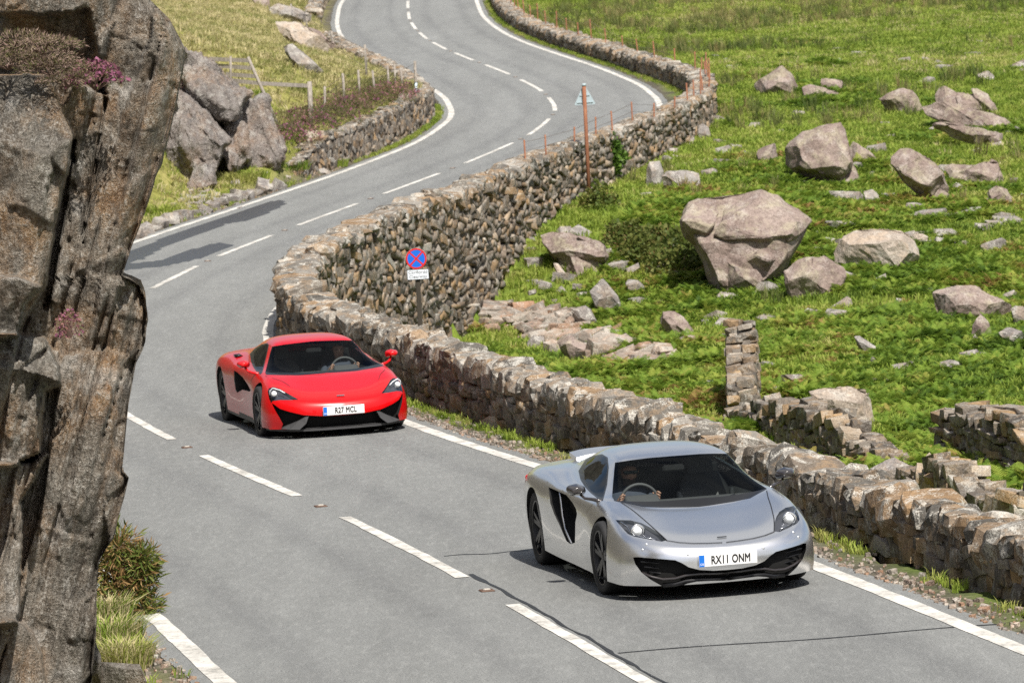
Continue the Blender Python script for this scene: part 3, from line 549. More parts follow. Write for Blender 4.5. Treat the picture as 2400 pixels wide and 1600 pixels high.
boulder('heap-sized grey boulder between the ruined walls', [PZ(A2, '1230 1000 1330 950 1400 920 1540 985 1600 1100 1500 1180 1330 1160 1240 1110', [(1400, 1040, .4)]), PZ(A2, '1480 1060 1560 990 1640 1010 1660 1110 1600 1190 1500 1160', [(1570, 1080, .3)])], mat=M_GREYROCK)
# small loose stones scattered on the field
small = [boulder('small pale stone lying in the field grass', [([(0, 0)]*0 or [A1(930, 1470), A1(1000, 1430), A1(1050, 1450), A1(1010, 1512), A1(950, 1500)], [])], mat=M_GREYROCK, name='field_stone', cat='stone', group='loose stones in the field grass')]
STONEV = [stone_mesh('rubble_stone', 300+i, M_RUBBLE, 12, .3) for i in range(10)]
WHITEV = [stone_mesh('field_stone', 340+i, M_GREYROCK, 12, .4) for i in range(6)]
def inpoly(x, y, poly):
    c = False; j = len(poly)-1
    for i in range(len(poly)):
        if (poly[i][1] > y) != (poly[j][1] > y) and x < (poly[j][0]-poly[i][0])*(y-poly[i][1])/(poly[j][1]-poly[i][1])+poly[i][0]: c = not c
        j = i
    return c
def loose(pool, u, v, size, label, cat, group, name, flat=.6, sink=.25, lift=0):
    p, D = hit(u, v); s = size*random.uniform(.75, 1.3); o = bpy.data.objects.new(name, random.choice(pool)); COL.objects.link(o)
    sz = (s*random.uniform(.8, 1.5), s*random.uniform(.7, 1.1), s*flat*random.uniform(.7, 1.2)); o.location = (p[0], p[1], p[2]+sz[2]*(.5-sink)+lift); o.scale = sz
    o.rotation_euler = (random.gauss(0, .22), random.gauss(0, .22), random.uniform(0, 6.3)); tag(o, label, cat, group); AVOID.append((p[0], p[1], s*.4)); return o
for a, b_ in ((470, 490), (520, 120), (545, 160), (655, 70), (740, 400), (980, 455), (850, 560), (1300, 240), (1215, 55), (1335, 90), (1620, 125), (1750, 120), (1830, 138), (945, 8), (910, 78), (1345, 400), (1490, 515), (1530, 590), (1810, 550), (700, 530), (500, 750), (590, 745), (870, 850), (490, 625), (520, 685), (590, 655), (2330, 560), (2290, 860), (1950, 910), (1010, 985), (2170, 1130), (2110, 1145), (2030, 1420), (1440, 1490), (1600, 1440), (1900, 1405), (1240, 135), (320, 12), (480, 100), (1760, 255), (1860, 172), (2080, 12), (2045, 85), (2330, 195), (650, 690), (430, 815), (40, 950), (200, 690), (230, 715), (190, 740), (300, 630), (1440, 675), (1380, 410), (2290, 570)):
    u, v = Z7(a, b_); loose(WHITEV, u, v, .34, 'small pale stone lying in the field grass', 'stone', 'loose stones in the field grass', 'field_stone', .5)
for a, b_ in ((500, 690), (800, 700), (370, 740), (850, 770), (1610, 480), (1500, 500), (1700, 610), (2020, 610), (1350, 830), (1560, 860)):
    u, v = A1(a, b_); loose(WHITEV, u, v, .3, 'small pale stone lying in the field grass', 'stone', 'loose stones in the field grass', 'field_stone', .5)
for _ in range(260):
    u = random.uniform(1180, 2352); v = random.triangular(120, 1000, 420)
    if v < 560-.24*(u-1180) or v > 700+.27*(u-1180): continue
    loose(WHITEV, u, v, random.choice((.14, .18, .24, .34, .5)), 'small pale stone lying in the field grass', 'stone', 'loose stones in the field grass', 'field_stone', .55, .35)
# the fallen rubble below the retaining wall
RUB = [A1(*p) for p in ((-60, 930), (120, 850), (330, 900), (560, 870), (700, 960), (830, 1010), (960, 1080), (1180, 1120), (1280, 1250), (1500, 1330), (1690, 1380), (1560, 1440), (1250, 1430), (1080, 1380), (700, 1330), (540, 1290), (300, 1130), (60, 1110), (-60, 1080))]
k = 0
while k < 190:
    u = random.uniform(1090, 1560); v = random.uniform(690, 860)
    if not inpoly(u, v, RUB): continue
    loose(STONEV, u, v, random.choice((.22, .28, .36, .5)), 'angular flat stone lying in the fallen rubble heap', 'stone', 'stones of the fallen rubble heap', 'rubble_stone', .42, .15, random.uniform(0, .12)); k += 1
# ruined walls
ruin('ruined_wall', 'crumbling stump of a field wall seen end-on in the bracken', [(290, 655), (300, 560), (300, 470)], [.75, 1.25, 1.4], .42, (.2, .48), (.07, .17), .14)
ruin('ruined_wall', 'broken field wall of neatly coursed stones behind the silver car', [(250, 700), (700, 830), (1050, 950), (1390, 1010)], [.35, .75, .7, .25], .4, (.24, .5), (.1, .2), .16)
ruin('ruined_wall', 'ruined field wall of flat slabs in front of the long grass', [(1830, 930), (2050, 960), (2240, 1010), (2480, 1080)], [.75, .9, .8, .75], .42, (.3, .7), (.08, .17), .08)
ruin('ruined_wall', 'tumbled stretch of wall just behind the parapet coping', [(1560, 1210), (1900, 1300), (2150, 1370), (2420, 1440)], [.5, .6, .45, .55], .42, (.22, .5), (.1, .2), .22)
# ---------------------------------------------------------------- crags
def cragmat(name, cols, rust, strata):
    b = MB(name); v = b.pos(); n1 = b.noise(v, .9, 5, .62); n3 = b.noise(v, 7, 6, .72); n4 = b.noise(v, 30, 4, .75)
    ns = b.noise(v, 1.0, 6, .7, sx=strata); n2_ = b.noise(v, 2.2, 5, .65, sx=(1.6, 1, .6, strata[3]))
    base = b.ramp(b.math('ADD', b.math('MULTIPLY', n1, .4), b.math('MULTIPLY', ns, .6)), [(.34, cols[0]), (.5, cols[1]), (.62, cols[2])])
    n0 = b.noise(v, .55, 3, .5); base = b.mix(b.ramp(n0, [(.4, .75), (.6, 0)]), base, b.mix(1, base, (.78, .82, .84), 'MULTIPLY'))
    base = b.mix(b.math('MULTIPLY', b.ramp(b.math('ADD', b.math('MULTIPLY', n2_, .7), b.math('MULTIPLY', n3, .3)), [(.42, 0), (.56, 1)]), b.ramp(b.noise(v, 1.1, 3, .55), [(.42, .12), (.58, 1)])), base, b.ramp(n3, [(.3, rust[0]), (.7, rust[1])]))
    base = b.mix(b.math('MULTIPLY', b.ramp(b.math('ADD', b.math('MULTIPLY', n4, .5), b.math('MULTIPLY', n3, .5)), [(.52, 0), (.62, 1)]), .7), base, (.50, .48, .44))
    n5 = b.noise(v, 75, 3, .7); base = b.mix(b.math('MULTIPLY', b.ramp(n5, [(.5, 0), (.66, 1)]), .45), base, (.48, .46, .42)); base = b.mix(b.ramp(n5, [(.36, .4), (.5, 0)]), base, b.mix(1, base, (.35, .33, .32), 'MULTIPLY')); pz = b.ramp(b.math('ADD', b.math('MULTIPLY', b.noise(v, 2.0, 4, .6), .7), b.math('MULTIPLY', n3, .3)), [(.54, 0), (.62, 1)]); base = b.mix(b.math('MULTIPLY', pz, .55), base, (.46, .44, .41)); base = b.mix(b.ramp(n4, [(.34, .65), (.52, 0)]), base, b.mix(1, base, (.3, .29, .28), 'MULTIPLY'))
    b.bump(b.math('ADD', b.math('MULTIPLY', ns, 1.6), b.math('ADD', n3, b.math('MULTIPLY', b.math('ADD', n4, b.math('MULTIPLY', n5, .5)), .7))), 1.0, .06)
    return b.set(Base_Color=base, Roughness=.88, Specular_IOR_Level=.25)
M_CRAG = cragmat('slate_crag', ((.075, .068, .058), (.19, .165, .135), (.33, .295, .25)), ((.24, .12, .05), (.42, .28, .15)), (9, 2, 1.1, (0, -.24, 0)))
M_CRAG2 = cragmat('pink_grey_crag', ((.11, .095, .09), (.24, .205, .19), (.36, .32, .30)), ((.24, .15, .10), (.36, .28, .22)), (5, 2, 1.0, (0, .3, 0)))
K3 = crop(0, 0, 450, 882)
def crag(name, label, blocks, f, D0, vox, amp, sdir, mat, sq):
    bmj = bmesh.new()
    for s, D, T, *rg in blocks:
        bm = hull_piece(*PZ(f, s, rg[0] if rg else ()), D0+D, T, 0, .96, 3); me = bpy.data.meshes.new('t'); bm.to_mesh(me); bm.free(); bmj.from_mesh(me); bpy.data.meshes.remove(me)
    o = bm_link(name, bmj, mat); md = o.modifiers.new('r', 'REMESH'); md.mode = 'VOXEL'; md.voxel_size = vox; md.use_smooth_shade = False
    dg = bpy.context.evaluated_depsgraph_get(); me = bpy.data.meshes.new_from_object(o.evaluated_get(dg)); old = o.data; o.modifiers.clear(); o.data = me; bpy.data.meshes.remove(old)
    if not me.materials: me.materials.append(mat)
    n_ = len(me.vertices); P = np.empty(n_*3); me.vertices.foreach_get('co', P); P = P.reshape(-1, 3); N = np.empty(n_*3); me.vertices.foreach_get('normal', N); N = N.reshape(-1, 3)
    sd = np.array(sdir)/np.linalg.norm(sdir); ac = np.cross(sd, [0, 1, 0]); ac /= np.linalg.norm(ac); Lc = np.stack([P@ac, P[:, 1], P@sd], -1)
    st = fbm(Lc*np.array(sq), 3, 4, .55); d_ = amp*(np.round(st*3.2)/3.2*.6+st*.5) + amp*.35*fbm(P*3.5, 8, 4, .6)
    P = P+N*d_[:, None]; org = np.array([P[:, 0].mean(), P[:, 1].mean(), P[:, 2].min()]); me.vertices.foreach_set('co', (P-org).ravel()); me.update(); o.location = org
    tag(o, label, 'rock'); return o
def near_crag():
    RB = [(-120, 560), (-60, 610), (0, 690), (90, 780), (225, 852), (310, 838), (520, 795), (640, 765), (760, 728), (880, 690), (1020, 645), (1150, 597), (1268, 562), (1282, 598), (1310, 640), (1370, 668), (1440, 678), (1568, 668), (1608, 655), (1668, 625), (1858, 590), (2068, 570), (2158, 560), (2193, 592), (2288, 570), (2368, 545), (2498, 500), (2578, 455), (2768, 441), (2968, 431), (3140, 420), (3400, 410)]
    vs = np.arange(-120, 3400, 9.0); ur = np.interp(vs, [a for a, b_ in RB], [b_ for a, b_ in RB]); NC, NS = 96, 46
    T = np.linspace(0, 1, NC); U = -140+(ur[:, None]+140)*T[None]; V = np.repeat(vs[:, None], NC, 1)
    m = .00157; X = U*m; Z = -V*m; A_ = .97*X-.25*Z; B_ = .25*X+.97*Z           # across and along the cleavage
    def cell(x, s): return hash3(np.floor(x).astype(np.int64), np.zeros_like(x, dtype=np.int64), np.zeros_like(x, dtype=np.int64), s)
    wob = lambda k, s: fbm(np.stack([A_.ravel()*k, B_.ravel()*k*.35, 0*A_.ravel()], -1), s, 3).reshape(A_.shape)
    dp = np.zeros_like(A_)
    for wd_, am, ln_, s in ((.40, .11, 1.6, 1), (.17, .035, .9, 2), (.07, .016, .5, 3), (.03, .010, .22, 4)):
        a = (A_+.04*wob(1.2, s))/wd_; ca = cell(a, s); b2 = (B_+ca*ln_*3+.12*wob(1.5, s+9))/ln_
        dp += am*.45*hash3(np.floor(a).astype(np.int64), np.floor(b2).astype(np.int64), np.zeros_like(a, dtype=np.int64), s+20) + am*.85*ca
        fr_ = a-np.floor(a); dp += .5*am*(np.exp(-(fr_/.07)**2)+np.exp(-((1-fr_)/.07)**2))*.8 + am*.5*(fr_-.5)   # joints and tilted faces
    rg = np.random.default_rng(5)
    for sa, sb, gr, n_ in ((.42, 1.1, .34, 50), (.16, .45, .14, 380)):          # broken faces, each tilted its own way
        ca_ = rg.uniform(A_.min(), A_.max(), n_); cb_ = rg.uniform(B_.min(), B_.max(), n_); ga = rg.normal(0, gr, n_); gb = rg.normal(0, gr*.5, n_)
        aw = A_+.03*wob(6, 51); bw = B_+.06*wob(5, 52); best = np.full(A_.shape, 1e9); ix = np.zeros(A_.shape, int)
        for q in range(n_):
            dd_ = ((aw-ca_[q])/sa)**2+((bw-cb_[q])/sb)**2; m_ = dd_ < best; best[m_] = dd_[m_]; ix[m_] = q
        dp += ga[ix]*(A_-ca_[ix])+gb[ix]*(B_-cb_[ix])
    for q in range(26):               # long cracks running with the cleavage
        a0 = rg.uniform(A_.min(), A_.max()); b0_ = rg.uniform(B_.min(), B_.max()); ln_ = rg.uniform(.5, 1.6); wv = .035*wob(1.6, 60+q)
        dp += rg.uniform(.05, .16)*np.exp(-((A_+wv-a0)/rg.uniform(.008, .02))**2)*(1-smoothstep(ln_*.6, ln_, np.abs(B_-b0_)))
    def reg(poly, f_):
        po = [tuple(map(float, p)) for p in np.array([float(x) for x in poly.split()]).reshape(-1, 2)]; c_ = np.zeros(U.shape, bool); k = len(po)-1
        W1 = U+7*wob(9, 41); W2 = V+7*wob(9, 43)
        for i_ in range(len(po)):
            (x1, y1), (x2, y2) = po[i_], po[k]; c_ ^= ((y1 > W2) != (y2 > W2)) & (W1 < (x2-x1)*(W2-y1)/((y2-y1) or 1e-9)+x1); k = i_
        dp[c_] = (f_(U, V)+.7*dp)[c_]
    reg('-200 60 200 70 400 40 440 200 480 430 260 340 -200 340', lambda u, v: .35+.001*(v-200))
    reg('-200 330 130 345 210 350 260 440 334 622 225 705 150 692 -200 560', lambda u, v: -.15-.0021*(v-340)+.0004*u)
    reg('-200 560 150 692 225 705 334 622 312 800 272 950 250 1100 210 1300 80 1540 -200 1560', lambda u, v: -.95+.00075*np.abs(u-150)+.0003*(v-620))
    reg('332 640 352 640 300 1000 262 1250 215 1420 195 1420 245 1120 285 900', lambda u, v: .30+0*u)
    reg('470 440 490 450 455 720 410 960 380 1120 368 1110 420 850 452 640', lambda u, v: .24+0*u)
    reg('-200 1240 60 1270 190 1310 120 1392 80 1540 -200 1570', lambda u, v: -1.05+.0006*(v-1240)); reg('-200 1545 100 1530 212 1562 272 1682 270 1760 100 1700 -200 1680', lambda u, v: -1.0-.0022*(v-1545)+.0005*u)
    reg('-200 1680 100 1700 270 1760 205 1800 180 2080 60 2140 -200 2150', lambda u, v: -1.32+.0016*np.clip(u-40, 0, 999)+.0006*(v-1680)); reg('-200 2120 120 2130 214 2082 150 2200 95 2300 100 2500 80 2860 -200 2900', lambda u, v: -1.0+.0018*np.clip(u, 0, 999))
    reg('-200 2850 60 2835 150 2900 192 3000 216 3180 230 3500 -200 3500', lambda u, v: -1.5+.0014*np.clip(u, 0, 999))
    reg('540 1350 600 1285 760 1300 760 1700 600 1860 575 2090 520 2050 510 1700', lambda u, v: .16+0*u)
    # gentle overall bulge and rounding at the right-hand edge
    edge = (ur[:, None]-U)*m; dp += .30*np.exp(-np.clip(edge, 0, 9)/.09)+.05*fbm(np.stack([X.ravel()*2, Z.ravel()*2, 0*X.ravel()], -1), 6, 3).reshape(X.shape)
    k3 = np.array([.1, .8, .1]); dp = k3[0]*np.roll(dp, 1, 0)+k3[1]*dp+k3[2]*np.roll(dp, -1, 0); dp = k3[0]*np.roll(dp, 1, 1)+k3[1]*dp+k3[2]*np.roll(dp, -1, 1)
    dp += .012*fbm(np.stack([A_.ravel()*22, B_.ravel()*7, 0*A_.ravel()], -1), 31, 3).reshape(A_.shape)
    P = np.zeros((len(vs), NC+NS, 3))
    for i_ in range(len(vs)):
        for j_ in range(NC): u, v = K3(U[i_, j_], vs[i_]); P[i_, j_] = CAMO+dray(u, v)*(35.7+dp[i_, j_])
        e0 = P[i_, NC-1]
        for j_ in range(NS):          # the flank turns away behind the edge
            t = (j_+1)/NS; P[i_, NC+j_] = e0+np.array([-.55*t**1.5-.05*t, 2.6*t, 0])
    fl = P[:, NC-1:].reshape(-1, 3); nz = fbm(fl*np.array([5, 1.6, 1.3]), 12, 4)*.05; blend = np.tile(np.minimum(np.arange(NS+1)/5, 1), len(vs)); fl = fl+np.outer(nz*blend, [1, .1, 0]); P[:, NC-1:] = fl.reshape(len(vs), NS+1, 3)
    n_, m_ = P.shape[:2]; ii = np.arange(n_*m_).reshape(n_, m_); Q = np.stack([ii[:-1, :-1], ii[1:, :-1], ii[1:, 1:], ii[:-1, 1:]], -1).reshape(-1, 4)
    back = np.array([[P[0, 0, 0]-1.5, 39.5, P[:, 0, 2].max()+1], [P[0, 0, 0]-1.5, 39.5, -.5]]); org = np.array([P[..., 0].mean(), 36.5, 0.])
    top = ii[0]; V3 = np.concatenate([P.reshape(-1, 3), P[0]+np.array([-.3, 2.5, .9])]); b0 = n_*m_; Qt = np.stack([top[:-1], top[1:], b0+np.arange(1, m_), b0+np.arange(m_-1)], -1)
    o = fastmesh('rock_crag', V3-org, np.concatenate([Q, Qt]), M_CRAG); o.location = org; tag(o, 'towering slaty rock crag with orange lichen overhanging the road', 'rock'); return o
near_crag()
_, Dm = hit(*Z5(800, 1030)); Dm -= .2; DL = hit(*Z5(300, 1180))[1]-Dm
crag('rock_outcrop', 'pinkish grey cracked rock outcrop beside the fence rails', [
    ('170 1200 240 800 300 560 340 310 430 345 640 540 740 590 800 640 860 710 925 840 955 925 890 1045 690 1060 520 1140 360 1190', DL*.5+2.3, 2.6), ('330 410 430 420 640 530 742 572 705 640 665 725 560 745 500 690 400 610', DL*.4+.6, 2.4, [(690, 590, .4)]), ('180 1190 230 850 290 690 300 560 360 600 480 690 610 850 600 930 560 1060 520 1120 360 1170', DL+.4, 2.4-DL, [(430, 800, .4), (470, 900, .3)]),
    ('720 640 800 635 860 700 930 830 966 920 900 1040 800 1010 760 960 715 780', .3, 2.0, [(760, 760, .35), (900, 940, .3)]), ('595 745 700 715 725 800 755 960 690 1040 590 1090 570 980', DL*.3+.3, 2.2, [(660, 830, .2)]),
    ('340 300 430 340 520 390 565 480 640 540 500 600 350 430', DL*.4+1.2, 2.2), ('100 1220 180 1000 260 690 200 700 60 1100', DL, 2.2-DL), ('340 1190 420 980 520 1060 530 1140', DL*.85, 1.6), ('590 900 660 890 690 1020 610 1070', DL*.35, 1.4), ('790 600 840 600 850 690 790 700', .8, 1)],
    Z5, Dm, .045, .12, (.32, 0, -.95), M_CRAG2, (2.4, 1.0, .7))
boulder('long sunlit tan slab in the yellow grass slope', [PZ(Z5, '870 115 1010 130 1150 200 1245 290 1220 348 1050 275 930 205', [(1100, 230, .3)])], mat=M_PALEROCK, T=1.2)
boulder('grey slab lying diagonally on the yellow grass slope', [PZ(Z5, '930 270 1000 265 1110 350 1195 440 1190 478 1120 445 1030 375 960 335', [(1080, 370, .3)])], mat=M_GREYROCK)
boulder('grey block of rock at the top of the fence line', [PZ(Z5, '860 50 920 20 1060 60 1135 95 1120 160 1020 120 880 110', [(1000, 80, .4)])], mat=M_GREYROCK)
boulder('dark rock jutting from the top of the grass slope', [PZ(Z5, '750 -20 870 -20 865 60 800 55')])
boulder('narrow dark rock under the tan slab', [PZ(Z5, '1020 130 1150 180 1290 290 1280 315 1230 270 1120 200')], T=.6)
boulder('squared tan stone at the end of the bank wall', [PZ(Z5, '1075 795 1205 800 1190 890 1110 905 1082 840', [(1140, 850, .2)])], mat=M_PALEROCK, lift=0, T=.6)
boulder('fallen curved slate on the verge', [PZ(Z5, '970 890 1040 915 1180 915 1205 950 1060 948', [(1100, 935, .1)])], mat=M_PALEROCK, T=.5)
boulder('small tan stone under the curved slate', [PZ(Z5, '980 940 1060 948 1050 970 1000 968')], mat=M_PALEROCK)
for lab, s in (('pale stone in the verge grass below the outcrop', '630 1110 680 1100 690 1135 640 1140'), ('rock in the verge near the white edge line', '870 1080 920 1060 1000 1080 980 1110 890 1110'), ('flat stone in the verge before the bank wall', '1120 1045 1200 1030 1245 1055 1190 1070'), ('little tan stone lying by the roadside scree', '825 1125 860 1128 850 1145 828 1142')):
    boulder(lab, [PZ(Z5, s)], mat=M_GREYROCK, name='boulder', cat='stone')
KERBV = [stone_mesh('kerb_stone', 400+i, M_GREYROCK, 10, .25) for i in range(6)]
for a, b_ in ((30, 1465), (70, 1455), (110, 1435), (155, 1418), (200, 1400), (250, 1380), (300, 1362), (340, 1345), (430, 1318), (475, 1305), (530, 1285), (575, 1262), (630, 1240), (680, 1232), (730, 1222), (775, 1200), (820, 1188), (865, 1175), (925, 1165)):
    u, v = Z5(a, b_); loose(KERBV, u, v, .34, 'rough grey stone in the row edging the left verge', 'stone', 'row of stones edging the verge', 'kerb_stone', .75, .15)
for _ in range(70):
    u, v = Z5(random.gauss(480, 90), random.gauss(1235, 32)); loose(WHITEV, u, v, .13, 'pale chip of stone in the roadside scree', 'stone', 'chips of the roadside scree', 'scree_stone', .6)
_, Dk = hit(*K3(600, 3100))
boulder('grey rocks at the foot of the crag beside the verge', [PZ(K3, '420 3080 470 3040 560 3060 640 3050 670 3120 680 3240 420 3240', [(540, 3120, .2)])], mat=M_CRAG, D=38.0, T=.9)
boulder('dark stone wedged between crag and verge grass', [PZ(K3, '410 2960 440 2950 465 3010 460 3060 415 3060')], mat=M_CRAG, D=38.2, T=.5)
# ---------------------------------------------------------------- plants
def leafmat(name, stops, trans=.35, rough=.6, attr=None):
    b = MB(name); rv = b.n('ObjectInfo').outputs['Random'] if not attr else b.n('Attribute', attribute_name=attr).outputs['Fac']
    nz = b.math('ADD', b.math('MULTIPLY', b.noise(b.pos(), .8, 3, .6), .5), b.math('MULTIPLY', b.noise(b.pos(), .17, 4, .6), .5)); f = b.math('ADD', b.math('MULTIPLY', rv, .6), b.math('MULTIPLY', b.math('SUBTRACT', nz, .41), 2.6))
    c = b.ramp(f, stops); b.set(Base_Color=c, Roughness=rough, Specular_IOR_Level=.25)
    tr = b.n('BsdfTranslucent'); b.l(c, tr.inputs[0]); mx = b.n('MixShader'); mx.inputs[0].default_value = trans
    b.l(b.b.outputs[0], mx.inputs[1]); b.l(tr.outputs[0], mx.inputs[2]); b.l(mx.outputs[0], b.out.inputs[0]); return b.m
M_GRASS = leafmat('field_grass', [(.05, (.09, .14, .02)), (.35, (.20, .285, .038)), (.65, (.29, .36, .06)), (.95, (.40, .39, .13))])
M_DRY = leafmat('dry_grass', [(.05, (.17, .21, .05)), (.35, (.36, .345, .14)), (.65, (.50, .44, .23)), (.95, (.60, .52, .32))])
M_FERN = leafmat('bracken_green', [(.05, (.055, .105, .014)), (.3, (.125, .21, .024)), (.6, (.20, .285, .036)), (.82, (.30, .33, .06)), (.95, (.30, .18, .07))])
M_RUSH = leafmat('rush_stems', [(.1, (.085, .12, .03)), (.5, (.16, .18, .055)), (.9, (.3, .25, .11))])
M_HGREEN = leafmat('heather_leaf', [(.1, (.04, .05, .018)), (.5, (.10, .11, .038)), (.9, (.18, .15, .065))], .2, .7, 'rnd')
M_HPURP = leafmat('heather_flower', [(.1, (.17, .06, .10)), (.5, (.29, .10, .18)), (.9, (.32, .17, .14))], .3, .6, 'rnd')
M_HBROWN = leafmat('heather_twig', [(.1, (.10, .06, .05)), (.5, (.22, .15, .12)), (.9, (.33, .25, .2))], .1, .8, 'rnd')
M_GORSE = leafmat('gorse_green', [(.1, (.06, .095, .018)), (.5, (.12, .155, .03)), (.9, (.22, .22, .06))], .25, .6, 'rnd')
M_GORSEB = leafmat('gorse_brown', [(.1, (.12, .065, .025)), (.5, (.25, .15, .06)), (.9, (.36, .25, .11))], .2, .7, 'rnd')
M_SHRUB = leafmat('shrub_leaf', [(.1, (.035, .06, .012)), (.5, (.085, .115, .022)), (.9, (.15, .16, .04))], .3, .6, 'rnd')
M_IVY = leafmat('ivy_leaf', [(.1, (.03, .07, .012)), (.5, (.07, .14, .02)), (.9, (.12, .2, .03))], .3, .5, 'rnd')
def tuft(n_, h, spread, wd_, lean, seed, seg=2):
    r = random.Random(seed); V, F = [], []
    for _ in range(n_):
        a = r.uniform(0, 6.283); R_ = spread*math.sqrt(r.random()); x, y = R_*math.cos(a), R_*math.sin(a); b_ = a+r.gauss(0, .8); hh = h*r.uniform(.55, 1.15); ln = lean*r.uniform(.3, 1.3)*hh
        px, py = -math.sin(b_+r.gauss(0, .6))*wd_, math.cos(b_)*wd_; i = len(V)
        V += [(x-px, y-py, -.02), (x+px, y+py, -.02), (x+math.cos(b_)*ln*.35-px*.8, y+math.sin(b_)*ln*.35-py*.8, hh*.6), (x+math.cos(b_)*ln*.35+px*.8, y+math.sin(b_)*ln*.35+py*.8, hh*.6), (x+math.cos(b_)*ln, y+math.sin(b_)*ln, hh*(1-.25*lean))]
        F += [(i, i+1, i+3, i+2), (i+2, i+3, i+4)]
    return V, F
def fern(seed):
    r = random.Random(seed); V, F = [], []
    for k in range(7):
        a = k*.9+r.uniform(-.3, .3); L = r.uniform(.4, .7); el = r.uniform(.7, 1.2); n_ = 18; p = Vector((r.uniform(-.08, .08), r.uniform(-.08, .08), 0)); dr = Vector((math.cos(a)*math.cos(el), math.sin(a)*math.cos(el), math.sin(el)))
        sd = Vector((-math.sin(a), math.cos(a), 0))
        for i in range(n_):
            t = i/(n_-1); q = p+dr*(L/n_); dr = (dr+Vector((0, 0, -.057-.034*t))).normalized()
            if i > 2:
                pl = L*.42*(1-t)**.8*(.6 if i == 3 else 1)*r.uniform(.8, 1.1)+.015
                for s_ in (-1, 1):
                    tip = q+sd*s_*pl+dr*pl*.25+Vector((0, 0, -.12*pl+r.uniform(-.015, .015))); j = len(V)
                    V += [tuple(q-dr*.013), tuple(q+dr*.013), tuple(q+sd*s_*pl*.55+dr*(pl*.13+.013)), tuple(tip), tuple(q+sd*s_*pl*.55+dr*(pl*.13-.013))]; F += [(j, j+1, j+2, j+3, j+4)]
            p = q
    return V, F
def variants(name, gens, mat):
    c = bpy.data.collections.new(name)
    for i, (V, F) in enumerate(gens):
        me = bpy.data.meshes.new(name); me.from_pydata(V, [], F); me.materials.append(mat); me.update(); c.objects.link(bpy.data.objects.new('%s_%02d' % (name, i), me))
    return c
def scatter(name, coll, P, scl, label=None, cat=None):
    P = np.asarray(P, np.float32); n_ = len(P); me = bpy.data.meshes.new(name); me.vertices.add(n_); me.vertices.foreach_set('co', P.ravel())
    a = me.attributes.new('idx', 'INT', 'POINT'); a.data.foreach_set('value', RNG.integers(0, len(coll.objects), n_).astype(np.int32))
    a = me.attributes.new('rot', 'FLOAT_VECTOR', 'POINT'); R_ = np.stack([RNG.normal(0, .12, n_), RNG.normal(0, .12, n_), RNG.uniform(0, 6.283, n_)], -1); a.data.foreach_set('vector', R_.astype(np.float32).ravel())
    a = me.attributes.new('scl', 'FLOAT', 'POINT'); a.data.foreach_set('value', np.asarray(scl, np.float32))
    o = bpy.data.objects.new(name, me); COL.objects.link(o); g = bpy.data.node_groups.new(name, 'GeometryNodeTree')
    g.interface.new_socket('Geometry', in_out='INPUT', socket_type='NodeSocketGeometry'); g.interface.new_socket('Geometry', in_out='OUTPUT', socket_type='NodeSocketGeometry')
    N = g.nodes.new; gi = N('NodeGroupInput'); go = N('NodeGroupOutput'); ip = N('GeometryNodeInstanceOnPoints'); ci = N('GeometryNodeCollectionInfo')
    ci.inputs[0].default_value = coll; ci.inputs['Separate Children'].default_value = True; ci.inputs['Reset Children'].default_value = True; ip.inputs['Pick Instance'].default_value = True
    def na(nm, t): q = N('GeometryNodeInputNamedAttribute'); q.data_type = t; q.inputs[0].default_value = nm; return [s for s in q.outputs if s.enabled and s.name == 'Attribute'][0]
    Lk = g.links.new; Lk(gi.outputs[0], ip.inputs['Points']); Lk(ci.outputs[0], ip.inputs['Instance']); Lk(na('idx', 'INT'), ip.inputs['Instance Index']); Lk(na('rot', 'FLOAT_VECTOR'), ip.inputs['Rotation']); Lk(na('scl', 'FLOAT'), ip.inputs['Scale']); Lk(ip.outputs[0], go.inputs[0])
    m = o.modifiers.new('scatter', 'NODES'); m.node_group = g; tag(o, label, cat, None, 'stuff'); return o
AV = np.array(AVOID)
def free_of_rocks(P, k=1.0):
    ok = np.ones(len(P), bool)
    for x, y, r_ in AV: ok &= (P[:, 0]-x)**2+(P[:, 1]-y)**2 > (r_*k)**2
    return ok
def frustum_pts(n_, y0, y1, side, pw=1.0):
    u = RNG.random(n_*3); y = y0+(y1-y0)*u**(1/1.6) if pw == 1 else y0*(y1/y0)**u
    hw = y*.1045+2.5; x = RNG.uniform(-1, 1, len(y))*hw; d_, yy = lat(x, y)
    ok = (d_ > wall_d(yy)+.28) if side > 0 else (d_ < -3.6); P = np.stack([x[ok], y[ok]], -1)[:n_]; return np.column_stack([P, H(P[:, 0], P[:, 1])]), *lat(P[:, 0], P[:, 1])
# field grass
P, d_, yy = frustum_pts(95000, 58, 232, 1); ok = free_of_rocks(P, .8); P = P[ok]
scatter('field_grass', variants('grass_tuft', [tuft(14, .17, .13, .011, .6, i) for i in range(6)], M_GRASS), P, RNG.uniform(.55, 1.25, len(P))*(P[:, 1]/110)**.35, 'short green grass covering the boulder field', 'grass')
P, d_, yy = frustum_pts(42000, 92, 232, -1); ok = free_of_rocks(P, .7) & (d_ < -3.75) & ~((P[:, 1] > 120) & (P[:, 1] < 142) & (d_ > -4.95)); P = P[ok]; d_ = d_[ok]
verge = smoothstep(-6.5, -4.5, d_)*(P[:, 1] < 124); keepm = RNG.random(len(P)) > .5*verge
scatter('hill_grass', variants('dry_tuft', [tuft(14, .19, .13, .011, .9, 20+i) for i in range(6)], M_DRY), P[keepm], RNG.uniform(.5, 1.3, keepm.sum()), 'long yellow grass on the slope behind the fence', 'grass')
